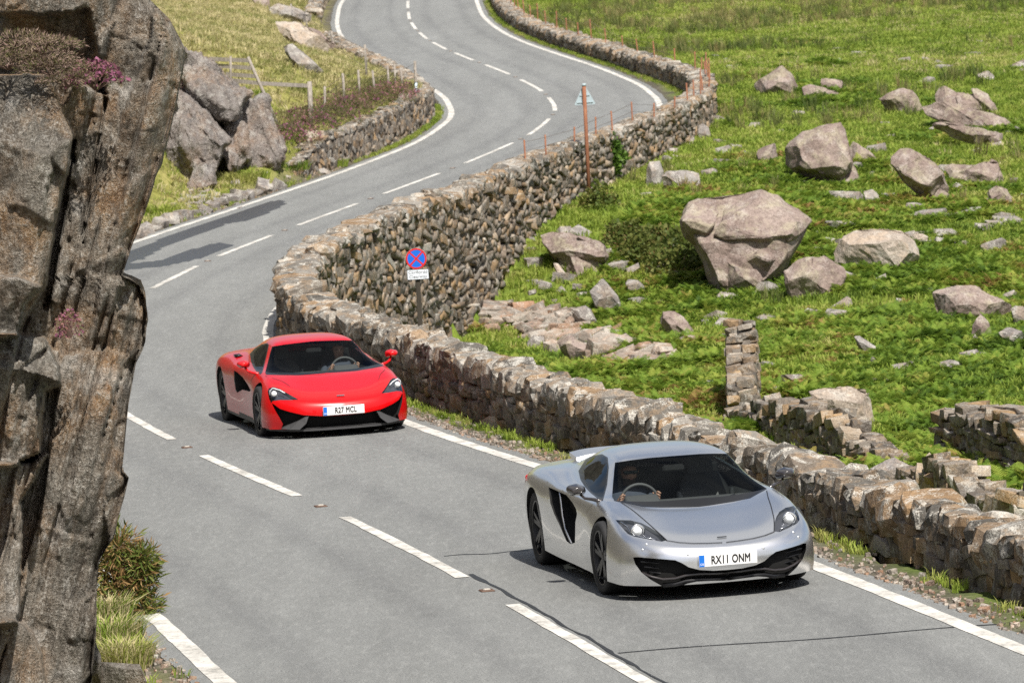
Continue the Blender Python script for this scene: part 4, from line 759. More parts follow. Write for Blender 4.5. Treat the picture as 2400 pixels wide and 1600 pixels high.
P, d_, yy = frustum_pts(20000, 120, 232, 1); den = smoothstep(0, .4, n2(P[:, 0], P[:, 1], .13, 71, 4)-.15+.45*smoothstep(140, 205, P[:, 1])); ok = free_of_rocks(P, .8) & (RNG.random(len(P)) < den*.75); P = P[ok]
scatter('straw_grass', variants('straw_tuft', [tuft(14, .2, .13, .010, .7, 90+i) for i in range(5)], M_DRY), P, RNG.uniform(.6, 1.3, len(P)), 'straw-coloured dry grass patches in the boulder field', 'grass')
# greener verge tufts on the left and along the walls
Vp = []
for _ in range(5200):
    y = random.uniform(96, 128); L_ = random.uniform(3.35, 6.6); X, Y = off(y, -L_)
    if float(n2(X, Y, .9, 77)[0]) > -.1: Vp.append((X, Y))
for _ in range(900): y = random.uniform(36, 78); X, Y = off(y, float(wall_d(y))-.34-abs(random.gauss(0, .09))); Vp.append((X, Y)) if float(n2(X, Y, .7, 13)[0]) > .12 else None
for _ in range(1500): y = random.uniform(128, 215); X, Y = off(y, float(wall_d(y))-.36-abs(random.gauss(0, .1))); Vp.append((X, Y))
for _ in range(900): y = random.uniform(128, 147); X, Y = off(y, -3.42+random.gauss(0, .07)); Vp.append((X, Y))
for _ in range(700): y = random.uniform(33, 47); X, Y = off(y, -3.75+random.gauss(-.35, .28)); Vp.append((X, Y))
Vp = np.array([(float(a), float(b)) for a, b in Vp]); Vp = np.column_stack([Vp, H(Vp[:, 0], Vp[:, 1])])
scatter('verge_grass', variants('verge_tuft', [tuft(16, .2, .1, .009, .7, 40+i) for i in range(6)], M_GRASS), Vp, RNG.uniform(.25, .65, len(Vp)), 'tufts of green grass along the verges and wall feet', 'grass')
# grit and small stones swept to the road edges
Gp = [off(y_, s_*(3.2+abs(random.gauss(0, .22)))) for y_ in np.linspace(33, 80, 2600) for s_ in (1,)]+[off(y_, -3.2-abs(random.gauss(0, .3))) for y_ in np.linspace(34, 48, 700)]+[off(random.uniform(92, 125), -3.3-abs(random.gauss(0, .4))) for _ in range(900)]
Gp = np.array([(float(a), float(b)) for a, b in Gp]); Gp = np.column_stack([Gp, H(Gp[:, 0], Gp[:, 1])+.012])
gc = bpy.data.collections.new('grit')
for i_ in range(6): gc.objects.link(bpy.data.objects.new('grit_%d' % i_, stone_mesh('grit', 700+i_, M_RUBBLE, 6, .3)))
scatter('gravel', gc, Gp, RNG.gamma(2.0, .009, len(Gp))+.008, 'grit and pebbles along the edges of the road', 'gravel')
# bracken
P, d_, yy = frustum_pts(120000, 60, 175, 1)
den = smoothstep(-.1, .3, n2(P[:, 0], P[:, 1], .3, 41, 4)+.48-.8*smoothstep(96, 150, P[:, 1])-.55*smoothstep(7, 16, P[:, 0]-.02*P[:, 1])) ; den *= np.where((yy > 103) & (yy < 126) & (d_ < 6.2), .1, 1)
ok = free_of_rocks(P, 1.0) & (RNG.random(len(P)) < den*.62); P = P[ok]; den = den[ok]; tall = np.clip(.5+.9*n2(P[:, 0], P[:, 1], .75, 91, 2), 0, 1)*den
scatter('bracken', variants('bracken_clump', [fern(i) for i in range(7)], M_FERN), P, RNG.uniform(.15, .32, len(P))+.45*tall, 'green bracken spreading between the boulders', 'bracken')
# rushes on the upper pasture
P, d_, yy = frustum_pts(9000, 100, 232, 1); den = smoothstep(.1, .55, n2(P[:, 0], P[:, 1]*.5, .2, 61, 3)+.5*smoothstep(160, 215, P[:, 1])); den *= .25+.75*smoothstep(120, 180, P[:, 1]); ok = free_of_rocks(P, 1) & (RNG.random(len(P)) < den*.55); P = P[ok]
scatter('rushes', variants('rush_tuft', [tuft(30, .5, .14, .009, .3, 70+i) for i in range(5)], M_RUSH), P, RNG.uniform(.6, 1.3, len(P)), 'tall brownish rushes in the upper pasture', 'rushes')
# ---- single plants: a thing with foliage, flowers and stems
def leafcloud(name, n_, R_, seed, size, mat, parent, shell=.35, flat=.0, prick=False, zmin=-.15, lump=.35):
    r = np.random.default_rng(seed); d3 = r.normal(size=(n_, 3)); d3 /= np.linalg.norm(d3, axis=1)[:, None]; d3 = d3[d3[:, 2] > zmin]; n_ = len(d3)
    rad = 1-shell*r.random(n_)**1.6+lump*vnoise(d3*2.3+seed, seed)*.5; P = d3*rad[:, None]*np.array(R_)
    ax = r.normal(size=(n_, 3)); ax = ax+d3*(2.2 if prick else .6); ax /= np.linalg.norm(ax, axis=1)[:, None]; sd = np.cross(ax, r.normal(size=(n_, 3))); sd /= np.linalg.norm(sd, axis=1)[:, None]
    s = size*r.uniform(.6, 1.4, n_)[:, None]; wv = .16 if prick else .45
    V = np.stack([P-sd*s*wv, P+ax*s*.5+sd*s*wv*1.1*(0.4 if prick else 1), P+ax*s, P+ax*s*.5-sd*s*wv*(.4 if prick else 1)], 1).reshape(-1, 3)
    T = np.arange(n_*4).reshape(-1, 4); o = fastmesh(name, V, T, mat, parent); at_ = o.data.attributes.new('rnd', 'FLOAT', 'POINT'); at_.data.foreach_set('value', np.repeat(r.random(n_), 4).astype(np.float32)); o['kind'] = 'stuff'; return o
def stems(parent, R_, n_, mat, seed, name='stem'):
    r = random.Random(seed); V, F = [], []
    for k in range(n_):
        a = r.uniform(0, 6.283); e = r.uniform(.2, 1.3); q = Vector((math.cos(a)*math.cos(e)*R_[0], math.sin(a)*math.cos(e)*R_[1], math.sin(e)*R_[2]))*r.uniform(.6, .92); i = len(V); w_ = .012
        V += [(-w_, 0, -.05), (w_, 0, -.05), (0, w_*1.5, -.05), tuple(q)]; F += [(i, i+1, i+3), (i+1, i+2, i+3), (i+2, i, i+3)]
    return mesh(name, V, F, mat, parent)
def plant(name, label, loc, R_, parts, group=None, cat='plant', seed=0):
    t = empty(name, tuple(map(float, loc)))
    for (nm, n_, size, mat, kw) in parts: leafcloud(nm, n_, [x*kw.get('k', 1) for x in R_], seed+len(nm)*3, size, mat, t, **{a: b for a, b in kw.items() if a != 'k'})
    stems(t, R_, 14, M_HBROWN, seed); tag(t, label, cat, group); return t
HE = lambda fl: [('foliage', 2200, .085, M_HGREEN, dict(prick=True)), ('flowers', int(900*fl), .05, M_HPURP, dict(k=1.04, shell=.18, zmin=0.05))]
# heather on the bank above the roadside wall
for i in range(20):
    y = 122.6+i*.8+random.uniform(-.3, .3); L_ = 3.95+(i % 3)*.38+random.uniform(0, .2); X, Y = off(y, -L_); R_ = random.uniform(.42, .58); fl = (.8, .3, .05, .5, .1)[i % 5]
    plant('heather', 'heather mound in %s on top of the rough bank wall' % ('full purple flower' if fl > .75 else 'part flower' if fl > .25 else 'brownish green leaf'), (float(X), float(Y), float(H(X, Y)[0])+.02), (R_*1.25, R_*1.25, R_*.85), HE(fl), 'heather on the bank wall', 'heather', 100+i)
for i, (a, b_, R_, lab) in enumerate(((360, 520, .42, 'dark purple heather growing in the top cleft of the rock outcrop'), (440, 600, .35, 'green and purple heather growing across the face of the rock outcrop'), (485, 600, .3, 'pinkish heather clump on the ledge of the rock outcrop'))):
    p = at_depth(*Z5(a, b_+20), Dm+.55); plant('heather', lab, p, (R_, R_, R_*.9), HE(.7), None, 'heather', 140+i)
# heather on the near crag
p = at_depth(*K3(440, 385), 35.3); plant('heather', 'bright pink heather clump on the ledge of the tall crag', p, (.2, .2, .15), [('foliage', 1100, .035, M_HGREEN, dict(prick=True)), ('flowers', 900, .026, M_HPURP, dict(k=1.1, shell=.2, zmin=0))], None, 'heather', 160)
p = at_depth(*K3(320, 1520), 35.2); plant('heather', 'small pink heather sprig low in the crack of the tall crag', p, (.09, .09, .13), [('foliage', 300, .03, M_HGREEN, dict(prick=True)), ('flowers', 260, .022, M_HPURP, dict(k=1.1, shell=.2, zmin=-.3))], None, 'heather', 161)
for i, (a, b_, R_) in enumerate(((40, 250, .3), (150, 240, .32), (240, 280, .26), (310, 330, .2), (60, 160, .3), (200, 180, .28))):
    p = at_depth(*K3(a, b_+40), 35.15); plant('heather', 'withered brown heather mat filling the ledge of the tall crag', p, (R_, R_*.9, R_*.26), [('foliage', 700, .035, M_HGREEN, dict(prick=True)), ('twigs', 1500, .032, M_HBROWN, dict(prick=True, k=1.03))], 'withered heather on the crag ledge', 'heather', 170+i)
# gorse at the foot of the crag
p, D = hit(*K3(570, 2830)); p[2] -= .1
g_ = empty('gorse_bush', tuple(map(float, p)))
for q, (ox, oz, rr) in enumerate(((0, .12, .27), (.1, .42, .2), (-.12, .5, .22), (.16, .16, .18), (-.02, .72, .17), (.2, .6, .12), (.04, .3, .24))):
    for nm, mt, k_ in (('foliage', M_GORSE, 1.0), ('dead_shoots', M_GORSEB, .95)):
        o = leafcloud(nm, 470 if nm == 'foliage' else 300, (rr*k_, rr*k_, rr*1.05), 180+q*2+len(nm), .105, mt, g_, shell=.9, lump=.9, prick=True, zmin=-1); o.location = (ox, random.uniform(-.08, .08), oz)
stems(g_, (.3, .3, .8), 26, M_HBROWN, 5); tag(g_, 'browning gorse bush leaning over the white edge line', 'bush')
for i, (a, b_, R_, lab) in enumerate(((500, 2920, .34, 'long pale grass tussock under the gorse bush'), (560, 3010, .3, 'ragged grass tussock between the crag foot and the edge line'), (470, 2800, .3, 'tall grass tussock growing against the tall crag'))):
    p, D = hit(*K3(a, b_+60)); t = empty('grass_tussock', tuple(map(float, p)))
    for nm, mt, s_ in (('blades', M_GRASS, 0), ('dry_blades', M_DRY, 1)): V, F = tuft(340, R_, R_*.8, .006, .7, 330+i*2+s_); mesh(nm, V, F, mt, t)['kind'] = 'stuff'
    tag(t, lab, 'tussock')
# shrubs among the boulders, bush on the wall
for i, (a, b_, R_, lab) in enumerate(((1400, 330, .75, 'olive bush growing below the huge cracked boulder'), (1750, 440, .8, 'dense olive bush covering the left foot of the huge cracked boulder'), (1230, 190, .55, 'brownish bush above the layered slab'), (1560, 220, .6, 'dark green bush left of the huge cracked boulder'))):
    p, D = hit(*A1(a, b_+90)); plant('bush', lab, p, (R_, R_, R_*.8), [('foliage', 3200, .085, M_SHRUB, dict(shell=.55, lump=.7)), ('dead_shoots', 500, .07, M_GORSEB, dict(prick=True, k=1.03))], None, 'bush', 200+i)
p, D = hit(1375, 480); plant('bush', 'round golden green bush at the foot of the rusty sign pole', p, (.5, .5, .55), [('foliage', 1800, .08, M_GORSE, dict(shell=.55, lump=.6)), ('dead_shoots', 900, .07, M_GORSEB, dict(prick=True))], None, 'bush', 210)
yv_ = 121.6; X, Y = off(yv_, float(wall_d(yv_))+.12)
plant('ivy', 'leafy green ivy spilling over the retaining wall by the sign pole', (X, Y, float(zr(yv_))+.15), (.42, .3, .5), [('foliage', 2000, .09, M_IVY, dict(shell=.5, lump=.6, zmin=-1.0))], None, 'ivy', 211)
for i, (a, b_, R_, lab) in enumerate(((690, 1080, .5, 'leafy green tussock at the foot of the rock outcrop'), (780, 1060, .45, 'bushy green tussock below the leaning gate post'), (200, 1290, .6, 'big green tussock by the kerb stones'), (1010, 1010, .45, 'green tussock in front of the curved slate'), (1260, 990, .4, 'green tussock before the end of the bank wall'), (560, 460, .35, 'green fern patch on top of the rock outcrop'), (770, 560, .35, 'green tussock between the outcrop and the thick fence post'))):
    p, D = hit(*Z5(a, b_+30)); t = empty('grass_tussock', tuple(map(float, p))); V, F = tuft(260, R_*.6, R_*.9, .009, .8, 300+i); mesh('blades', V, F, M_GRASS, t)['kind'] = 'stuff'; tag(t, lab, 'tussock')
# ---------------------------------------------------------------- cars
from mathutils.bvhtree import BVHTree
def carpaint(name, col, metal, rough, flake):
    b = MB(name); v = b.coord('Object'); n1 = b.noise(v, 900, 1, .5)
    if flake: b.bump(n1, .05, .001)
    return b.set(Base_Color=col, Metallic=metal, Roughness=rough, Coat_Weight=.5, Coat_Roughness=.03, Specular_IOR_Level=.35)
M_SILVER = carpaint('silver_metallic_paint', (.80, .805, .815), .93, .25, True)
M_RED = carpaint('red_gloss_paint', (.52, .001, .003), .0, .28, False)
M_BLACK = plain('black_trim', (.012, .012, .013), .45); M_GLOSSB = plain('gloss_black', (.010, .010, .011), .3)
M_MATTB = plain('matt_dark_grey_plastic', (.045, .045, .047), .55); M_CARBON = plain('carbon_fibre', (.03, .026, .026), .18, Coat_Weight=1.0)
M_TYRE = plain('tyre_rubber', (.018, .018, .019), .75); M_RIM = plain('dark_alloy', (.06, .06, .063), .35, Metallic=.6); M_CHROME = plain('bright_metal', (.8, .8, .8), .12, Metallic=1.0)
M_VOID = plain('intake_void', (.004, .004, .004), .9); M_INT = plain('dark_leather', (.075, .075, .078), .6); M_INT2 = plain('grey_trim', (.2, .205, .21), .6)
M_WHITEP = plain('plate_white', (.80, .80, .80), .45); M_BLUEP = plain('plate_blue', (.01, .16, .62), .45); M_CHAR = plain('plate_black', (.01, .01, .01), .5); M_REDL = plain('tail_lamp_red', (.5, .01, .01), .2)
def glassmat(name, tint, refl):
    b = MB(name); b.t.nodes.remove(b.b); tr = b.n('BsdfTransparent'); tr.inputs[0].default_value = (*tint, 1); gl = b.n('BsdfGlossy'); gl.inputs['Roughness'].default_value = .02; gl.inputs[0].default_value = (.9, .95, 1, 1)
    fr = b.n('Fresnel'); fr.inputs[0].default_value = 1.5; mx = b.n('MixShader'); b.l(b.math('MULTIPLY', fr.outputs[0], refl), mx.inputs[0]); b.l(tr.outputs[0], mx.inputs[1]); b.l(gl.outputs[0], mx.inputs[2]); b.l(mx.outputs[0], b.out.inputs[0]); return b.m
M_GLASS = glassmat('tinted_glass', (.74, .78, .77), .2); M_LENS = glassmat('headlight_glass', (.82, .84, .86), 1.3); M_SGLASS = glassmat('side_glass', (.22, .24, .23), .6)
def lampmat():
    b = MB('lit_headlamp'); b.set(Base_Color=(.9, .9, .9), Roughness=.1); b.b.inputs['Emission Color'].default_value = (1, .97, .9, 1); b.b.inputs['Emission Strength'].default_value = .22; return b.m
M_LAMP = lampmat(); M_SWHITE0 = plain('light_guide', (.75, .77, .8), .2); M_HLIN = plain('headlight_housing', (.13, .13, .15), .25, Metallic=.5)
Z1c = crop(1200, 1000, 750, 2352); Z2c = crop(480, 740, 520, 2352)
CARS = {'silver': (1.54973, 43.55125, -1.3771675, Z1c), 'red': (-2.356258, 62.17407, -1.3596923, Z2c)}
def carray(kind, a, b):               # ray through a pixel of the car's crop, in the car's own frame
    x, y, an, f = CARS[kind]; d3 = dray(*f(a, b)); ca, sa = math.cos(an), math.sin(an); R_ = np.array([[ca, sa, 0], [-sa, ca, 0], [0, 0, 1]]); return R_@(CAMO-np.array([x, y, 0])), R_@d3
def onplane(kind, a, b, ax, val):
    O, d3 = carray(kind, a, b); return O+d3*((val-O[ax])/d3[ax])
_S = '''1.00 0 .14|.99 .2 .14|.965 .38 .14|.92 .52 .14|.86 .63 .14|.80 .71 .14|.74 .77 .14|.70 .81 .14|.67 .835 .14|.645 .85 .14|.62 .865 .14
1.03 0 .24|1.02 .2 .24|.99 .38 .245|.945 .53 .25|.88 .65 .25|.81 .74 .25|.73 .81 .25|.66 .855 .235|.60 .88 .21|.57 .885 .175|.55 .885 .145
1.035 0 .36|1.02 .2 .362|.985 .39 .37|.94 .54 .38|.87 .67 .385|.79 .765 .385|.69 .84 .38|.60 .885 .35|.52 .905 .29|.49 .91 .21|.47 .905 .15
1.0 0 .437|.985 .2 .442|.945 .39 .457|.89 .54 .477|.81 .67 .492|.71 .77 .502|.61 .845 .492|.51 .895 .44|.44 .92 .34|.41 .925 .23|.39 .915 .15
.94 0 .478|.92 .2 .484|.87 .38 .502|.80 .53 .53|.71 .66 .56|.61 .76 .58|.51 .84 .575|.42 .895 .50|.35 .925 .38|.32 .93 .25|.30 .92 .15
.80 0 .538|.775 .2 .544|.72 .37 .562|.64 .52 .598|.56 .64 .635|.47 .74 .65|.38 .825 .64|.30 .89 .55|.24 .925 .41|.21 .932 .27|.20 .92 .15
.58 0 .592|.555 .2 .598|.50 .37 .615|.43 .51 .65|.36 .63 .69|.28 .73 .708|.20 .82 .69|.13 .885 .60|.09 .922 .44|.08 .93 .28|.08 .92 .15
.34 0 .652|.32 .2 .658|.28 .37 .670|.23 .51 .697|.18 .62 .729|.12 .72 .744|.05 .82 .722|.0 .885 .62|-.04 .92 .46|-.05 .928 .29|-.05 .918 .15
.16 0 .690|.15 .2 .694|.12 .37 .704|.07 .51 .728|.01 .61 .758|-.06 .70 .776|-.12 .81 .75|-.17 .885 .635|-.2 .915 .47|-.2 .92 .3|-.2 .91 .15
.06 0 .706|.05 .2 .710|.02 .37 .721|-.04 .52 .746|-.10 .63 .779|-.18 .71 .796|-.28 .815 .76|-.33 .885 .64|-.35 .912 .48|-.35 .915 .31|-.35 .905 .15
-.04 0 .760|-.06 .2 .762|-.10 .37 .767|-.16 .53 .779|-.22 .655 .794|-.30 .735 .797|-.44 .822 .767|-.5 .883 .65|-.52 .905 .49|-.52 .908 .31|-.52 .897 .15
-.30 0 .898|-.32 .2 .896|-.36 .36 .889|-.42 .50 .878|-.47 .615 .866|-.56 .735 .802|-.66 .83 .77|-.7 .88 .655|-.72 .897 .49|-.72 .90 .31|-.72 .89 .145
-.55 0 1.01|-.57 .19 1.007|-.60 .34 .998|-.66 .47 .98|-.71 .572 .962|-.82 .735 .808|-.9 .838 .778|-.93 .882 .66|-.94 .894 .49|-.94 .90 .31|-.94 .89 .145
-.79 0 1.098|-.80 .18 1.096|-.82 .32 1.09|-.86 .44 1.08|-.89 .54 1.058|-1.05 .735 .814|-1.14 .845 .788|-1.17 .887 .668|-1.18 .894 .5|-1.18 .903 .32|-1.18 .89 .145
-1.05 0 1.142|-1.05 .18 1.14|-1.06 .31 1.134|-1.08 .43 1.118|-1.12 .545 1.07|-1.27 .735 .818|-1.36 .852 .797|-1.39 .893 .675|-1.4 .9 .5|-1.4 .91 .32|-1.4 .893 .145
-1.38 0 1.162|-1.38 .19 1.159|-1.39 .32 1.15|-1.40 .44 1.127|-1.43 .555 1.06|-1.52 .735 .823|-1.6 .863 .81|-1.62 .91 .69|-1.62 .915 .51|-1.62 .92 .33|-1.62 .9 .147
-1.72 0 1.156|-1.72 .2 1.152|-1.73 .33 1.14|-1.74 .45 1.11|-1.76 .565 1.02|-1.8 .73 .835|-1.84 .872 .825|-1.85 .928 .71|-1.85 .928 .52|-1.85 .933 .33|-1.85 .907 .15
-2.0 0 1.125|-2.0 .2 1.12|-2.0 .32 1.107|-2.0 .43 1.078|-2.02 .56 1.0|-2.08 .71 .86|-2.1 .85 .85|-2.1 .935 .72|-2.1 .945 .55|-2.1 .945 .34|-2.1 .92 .16
-2.4 0 1.05|-2.4 .2 1.045|-2.4 .30 1.03|-2.4 .42 1.005|-2.4 .54 .955|-2.42 .68 .90|-2.45 .83 .885|-2.45 .94 .755|-2.45 .954 .58|-2.45 .95 .36|-2.45 .93 .17
-2.8 0 .985|-2.8 .2 .983|-2.8 .3 .975|-2.8 .42 .955|-2.8 .54 .925|-2.8 .67 .905|-2.8 .82 .89|-2.8 .945 .79|-2.8 .952 .6|-2.8 .945 .38|-2.8 .92 .19
-3.15 0 .92|-3.15 .2 .92|-3.15 .32 .918|-3.15 .46 .912|-3.15 .58 .90|-3.15 .69 .885|-3.15 .8 .865|-3.15 .915 .77|-3.15 .935 .60|-3.15 .925 .4|-3.15 .9 .22
-3.42 0 .89|-3.42 .2 .89|-3.42 .34 .888|-3.41 .48 .882|-3.40 .6 .872|-3.38 .7 .857|-3.35 .79 .83|-3.33 .87 .74|-3.32 .89 .58|-3.32 .88 .42|-3.32 .85 .26
-3.48 0 .70|-3.48 .2 .70|-3.47 .34 .70|-3.46 .48 .69|-3.44 .6 .68|-3.41 .7 .66|-3.38 .77 .63|-3.36 .83 .56|-3.35 .85 .48|-3.34 .84 .38|-3.33 .82 .28
-3.42 0 .3|-3.42 .2 .3|-3.41 .34 .3|-3.40 .48 .3|-3.38 .6 .3|-3.36 .7 .3|-3.34 .76 .3|-3.33 .8 .3|-3.32 .81 .3|-3.32 .81 .29|-3.32 .8 .28'''
NET = np.array([[[float(c) for c in p.split()] for p in r.split('|')] for r in _S.split('\n')])
def bspl(C, nu, nv):
    def bas(t): return np.array([(1-t)**3, 3*t**3-6*t**2+4, -3*t**3+3*t**2+3*t+1, t**3])/6
    def ev(A, n_):                    # along axis 0, end points kept
        E_ = np.concatenate([2*A[:1]-A[1:2], A, 2*A[-1:]-A[-2:-1]]); out = []
        for i in range(len(A)-1):
            for k in range(n_): b_ = bas(k/n_); out.append(sum(b_[j]*E_[i+j] for j in range(4)))
        b_ = bas(1.0); out.append(sum(b_[j]*E_[len(A)-2+j] for j in range(4))); return np.array(out)
    def at_knots(A): return ev(ev(A, 1).swapaxes(0, 1), 1).swapaxes(0, 1)
    Q_ = C+.85*(C-at_knots(C)); S_ = ev(Q_, nu); return ev(S_.swapaxes(0, 1), nv).swapaxes(0, 1)
def shell_bm(net, sgn=-1):
    S_ = bspl(net, 6, 5); n_, m_, _ = S_.shape; bm = bmesh.new(); S_[:, 0, 1] = 0
    vs = [[bm.verts.new((p[0], sgn*p[1], p[2])) for p in r] for r in S_]
    for i in range(n_-1):
        for j in range(m_-1): bm.faces.new((vs[i][j], vs[i+1][j], vs[i+1][j+1], vs[i][j+1]))
    bm.normal_update(); bmesh.ops.recalc_face_normals(bm, faces=bm.faces); bm.normal_update()
    f = max(bm.faces, key=lambda f_: f_.calc_center_median().z)
    if f.normal.z < 0: bmesh.ops.reverse_faces(bm, faces=bm.faces)
    return bm
def pip(q, poly): return inpoly(q[0], q[1], poly)
class Shaper:                         # cuts outlines into the half shell
    def __init__(s, kind, bm): s.k = kind; s.bm = bm; s.O = carray(kind, 0, 0)[0]; x, y, an, f = CARS[kind]; s.f = f
    def cut(s, poly, mode='cam', flt=None, mat=None):
        """poly: pixels of the crop (mode cam) or plan coordinates (mode 'x','y','z' = seen along that axis)"""
        bm = s.bm; ax = {'x': (1, 2), 'y': (0, 2), 'z': (0, 1)}.get(mode)
        if mode == 'cam':
            D_ = [carray(s.k, *p)[1] for p in poly]; F_ = np.array([1, .23, -.12]); F_ = np.mean(D_, 0); F_ /= np.linalg.norm(F_); A_ = np.cross(F_, [0, 0, 1.]); A_ /= np.linalg.norm(A_); B_ = np.cross(A_, F_)
            prj = lambda c: (lambda v: (v@A_/(v@F_), v@B_/(v@F_)))(np.array(c)-s.O); P2 = [(d@A_/(d@F_), d@B_/(d@F_)) for d in D_]
        else:
            prj = lambda c: (c[ax[0]], c[ax[1]]); P2 = list(poly)
        lo = np.min(P2, 0); hi = np.max(P2, 0); mg = (hi-lo)*.15+ (1e-3 if mode == 'cam' else .03)
        near = lambda f_: all(lo[i]-mg[i] < prj(f_.calc_center_median())[i] < hi[i]+mg[i] for i in (0, 1)) and (flt is None or flt(f_))
        n_ = len(poly); cand = {f_ for f_ in bm.faces if near(f_)}
        for i in range(n_):
            a, b_ = P2[i], P2[(i+1) % n_]
            if mode == 'cam': nr = np.cross(D_[i], D_[(i+1) % n_]); co = s.O
            else:
                e = [0, 0, 0]; e[ax[0]] = -(b_[1]-a[1]); e[ax[1]] = b_[0]-a[0]; nr = np.array(e, float); co = [0, 0, 0]; co[ax[0]] = a[0]; co[ax[1]] = a[1]
            L_ = np.linalg.norm(nr)
            if L_ < 1e-12: continue
            e0 = np.minimum(a, b_)-mg*1.2; e1 = np.maximum(a, b_)+mg*1.2; fs = []
            for f_ in cand:
                p_ = prj(f_.calc_center_median())
                if e0[0] < p_[0] < e1[0] and e0[1] < p_[1] < e1[1]: fs.append(f_)
            g_ = set(fs); [g_.update(f_.edges) for f_ in fs]; [g_.update(f_.verts) for f_ in fs]
            r_ = bmesh.ops.bisect_plane(bm, geom=list(g_), dist=1e-5, plane_co=co, plane_no=nr/L_)
            cand = {f_ for f_ in cand if f_.is_valid} | {f_ for f_ in r_['geom'] if isinstance(f_, bmesh.types.BMFace) and f_.is_valid}
        sel = [f_ for f_ in cand if near(f_) and pip(prj(f_.calc_center_median()), P2)]
        if mat is not None:
            for f_ in sel: f_.material_index = mat
        return sel
    def recess(s, sel, vec, mat_side, mat_floor):
        r_ = bmesh.ops.extrude_face_region(s.bm, geom=sel); vv = [v for v in r_['geom'] if isinstance(v, bmesh.types.BMVert)]; ff = [f_ for f_ in r_['geom'] if isinstance(f_, bmesh.types.BMFace)]
        bmesh.ops.translate(s.bm, vec=vec, verts=vv); bmesh.ops.delete(s.bm, geom=[f_ for f_ in sel if f_.is_valid], context='FACES_ONLY')
        fs = set(ff)
        for f_ in ff: f_.material_index = mat_floor
        for v in vv:
            for f_ in v.link_faces:
                if f_ not in fs: f_.material_index = mat_side
        bmesh.ops.delete(s.bm, geom=[f_ for f_ in s.bm.faces if all(abs(v.co.y) < 1e-4 for v in f_.verts)], context='FACES')
        return ff
def face_hits(bvh, kind, pts):
    out = []
    for a, b_ in pts:
        O, d3 = carray(kind, a, b_); h = bvh.ray_cast(Vector(O), Vector(d3).normalized())
        if h[0]: out.append((h[0], h[1]))
    return out
def ribbon(name, hits, wd_, mat, parent, lift=.0045, mirror=True, smooth_n=3):
    pts = []
    for i in range(len(hits)-1):
        for t in np.linspace(0, 1, smooth_n, endpoint=False): pts.append((hits[i][0].lerp(hits[i+1][0], t), hits[i][1].lerp(hits[i+1][1], t)))
    pts.append(hits[-1]); V, F = [], []
    for sg in ((1, -1) if mirror else (1,)):
        i0 = len(V)
        for i, (p, n_) in enumerate(pts):
            t = (pts[min(i+1, len(pts)-1)][0]-pts[max(i-1, 0)][0]).normalized(); sd = t.cross(n_).normalized()*wd_/2; q = p+n_*lift
            for e in (-1, 1): w_ = q+sd*e; V.append((w_.x, w_.y*sg, w_.z))
        F += [(i0+2*i, i0+2*i+1, i0+2*i+3, i0+2*i+2) for i in range(len(pts)-1)]
    return mesh(name, V, F, mat, parent)
def tube(name, pts, r_, mat, parent=None, n_=8, smooth=True, closed=False):
    V, F = [], []; pts = [Vector(p) for p in pts]; m = len(pts); rr = r_ if hasattr(r_, '__len__') else [r_]*m
    for i, p in enumerate(pts):
        t = (pts[(i+1) % m if closed else min(i+1, m-1)]-pts[(i-1) % m if closed else max(i-1, 0)]).normalized(); u = t.orthogonal().normalized() if i == 0 else (u0-t*u0.dot(t)).normalized(); u0 = u; v = t.cross(u)
        for k in range(n_): a = 2*math.pi*k/n_; V.append(tuple(p+(u*math.cos(a)+v*math.sin(a))*rr[i]))
    for i in range(m if closed else m-1):
        for k in range(n_): j = (i+1) % m; F.append((i*n_+k, i*n_+(k+1) % n_, j*n_+(k+1) % n_, j*n_+k))
    if not closed: F += [tuple(range(n_))[::-1], tuple((m-1)*n_+k for k in range(n_))]
    return mesh(name, V, F, mat, parent, smooth)
def lathe(name, prof, mat, parent=None, n_=48, smooth=True):   # profile (radius, y); axis along y
    V, F = [], []; m = len(prof)
    for k in range(n_):
        a = 2*math.pi*k/n_
        for r_, y in prof: V.append((r_*math.cos(a), y, r_*math.sin(a)))
    for k in range(n_):
        for i in range(m-1): F.append((k*m+i, k*m+i+1, ((k+1) % n_)*m+i+1, ((k+1) % n_)*m+i))
    return mesh(name, V, F, mat, parent, smooth)
def blob(name, pts, mat, parent=None, sub=2, smooth=True, bev=0):   # smooth solid around a convex hull
    bm = bmesh.new(); [bm.verts.new(p) for p in pts]; bmesh.ops.convex_hull(bm, input=bm.verts); bmesh.ops.delete(bm, geom=[v for v in bm.verts if not v.link_faces], context='VERTS')
    bmesh.ops.dissolve_limit(bm, angle_limit=.06, verts=bm.verts, edges=bm.edges)
    if bev: bmesh.ops.bevel(bm, geom=list(bm.edges), offset=bev, segments=3, affect='EDGES', profile=.6)
    o = bm_link(name, bm, mat, parent, smooth)
    return o
def box(name, c, s_, mat, parent=None, bev=.01, rot=(0, 0, 0)):
    bm = bmesh.new(); bmesh.ops.create_cube(bm, size=1); bmesh.ops.scale(bm, vec=s_, verts=bm.verts)
    if bev: bmesh.ops.bevel(bm, geom=list(bm.edges), offset=bev, segments=2, affect='EDGES')
    o = bm_link(name, bm, mat, parent, False); o.location = c; o.rotation_euler = rot
    return o
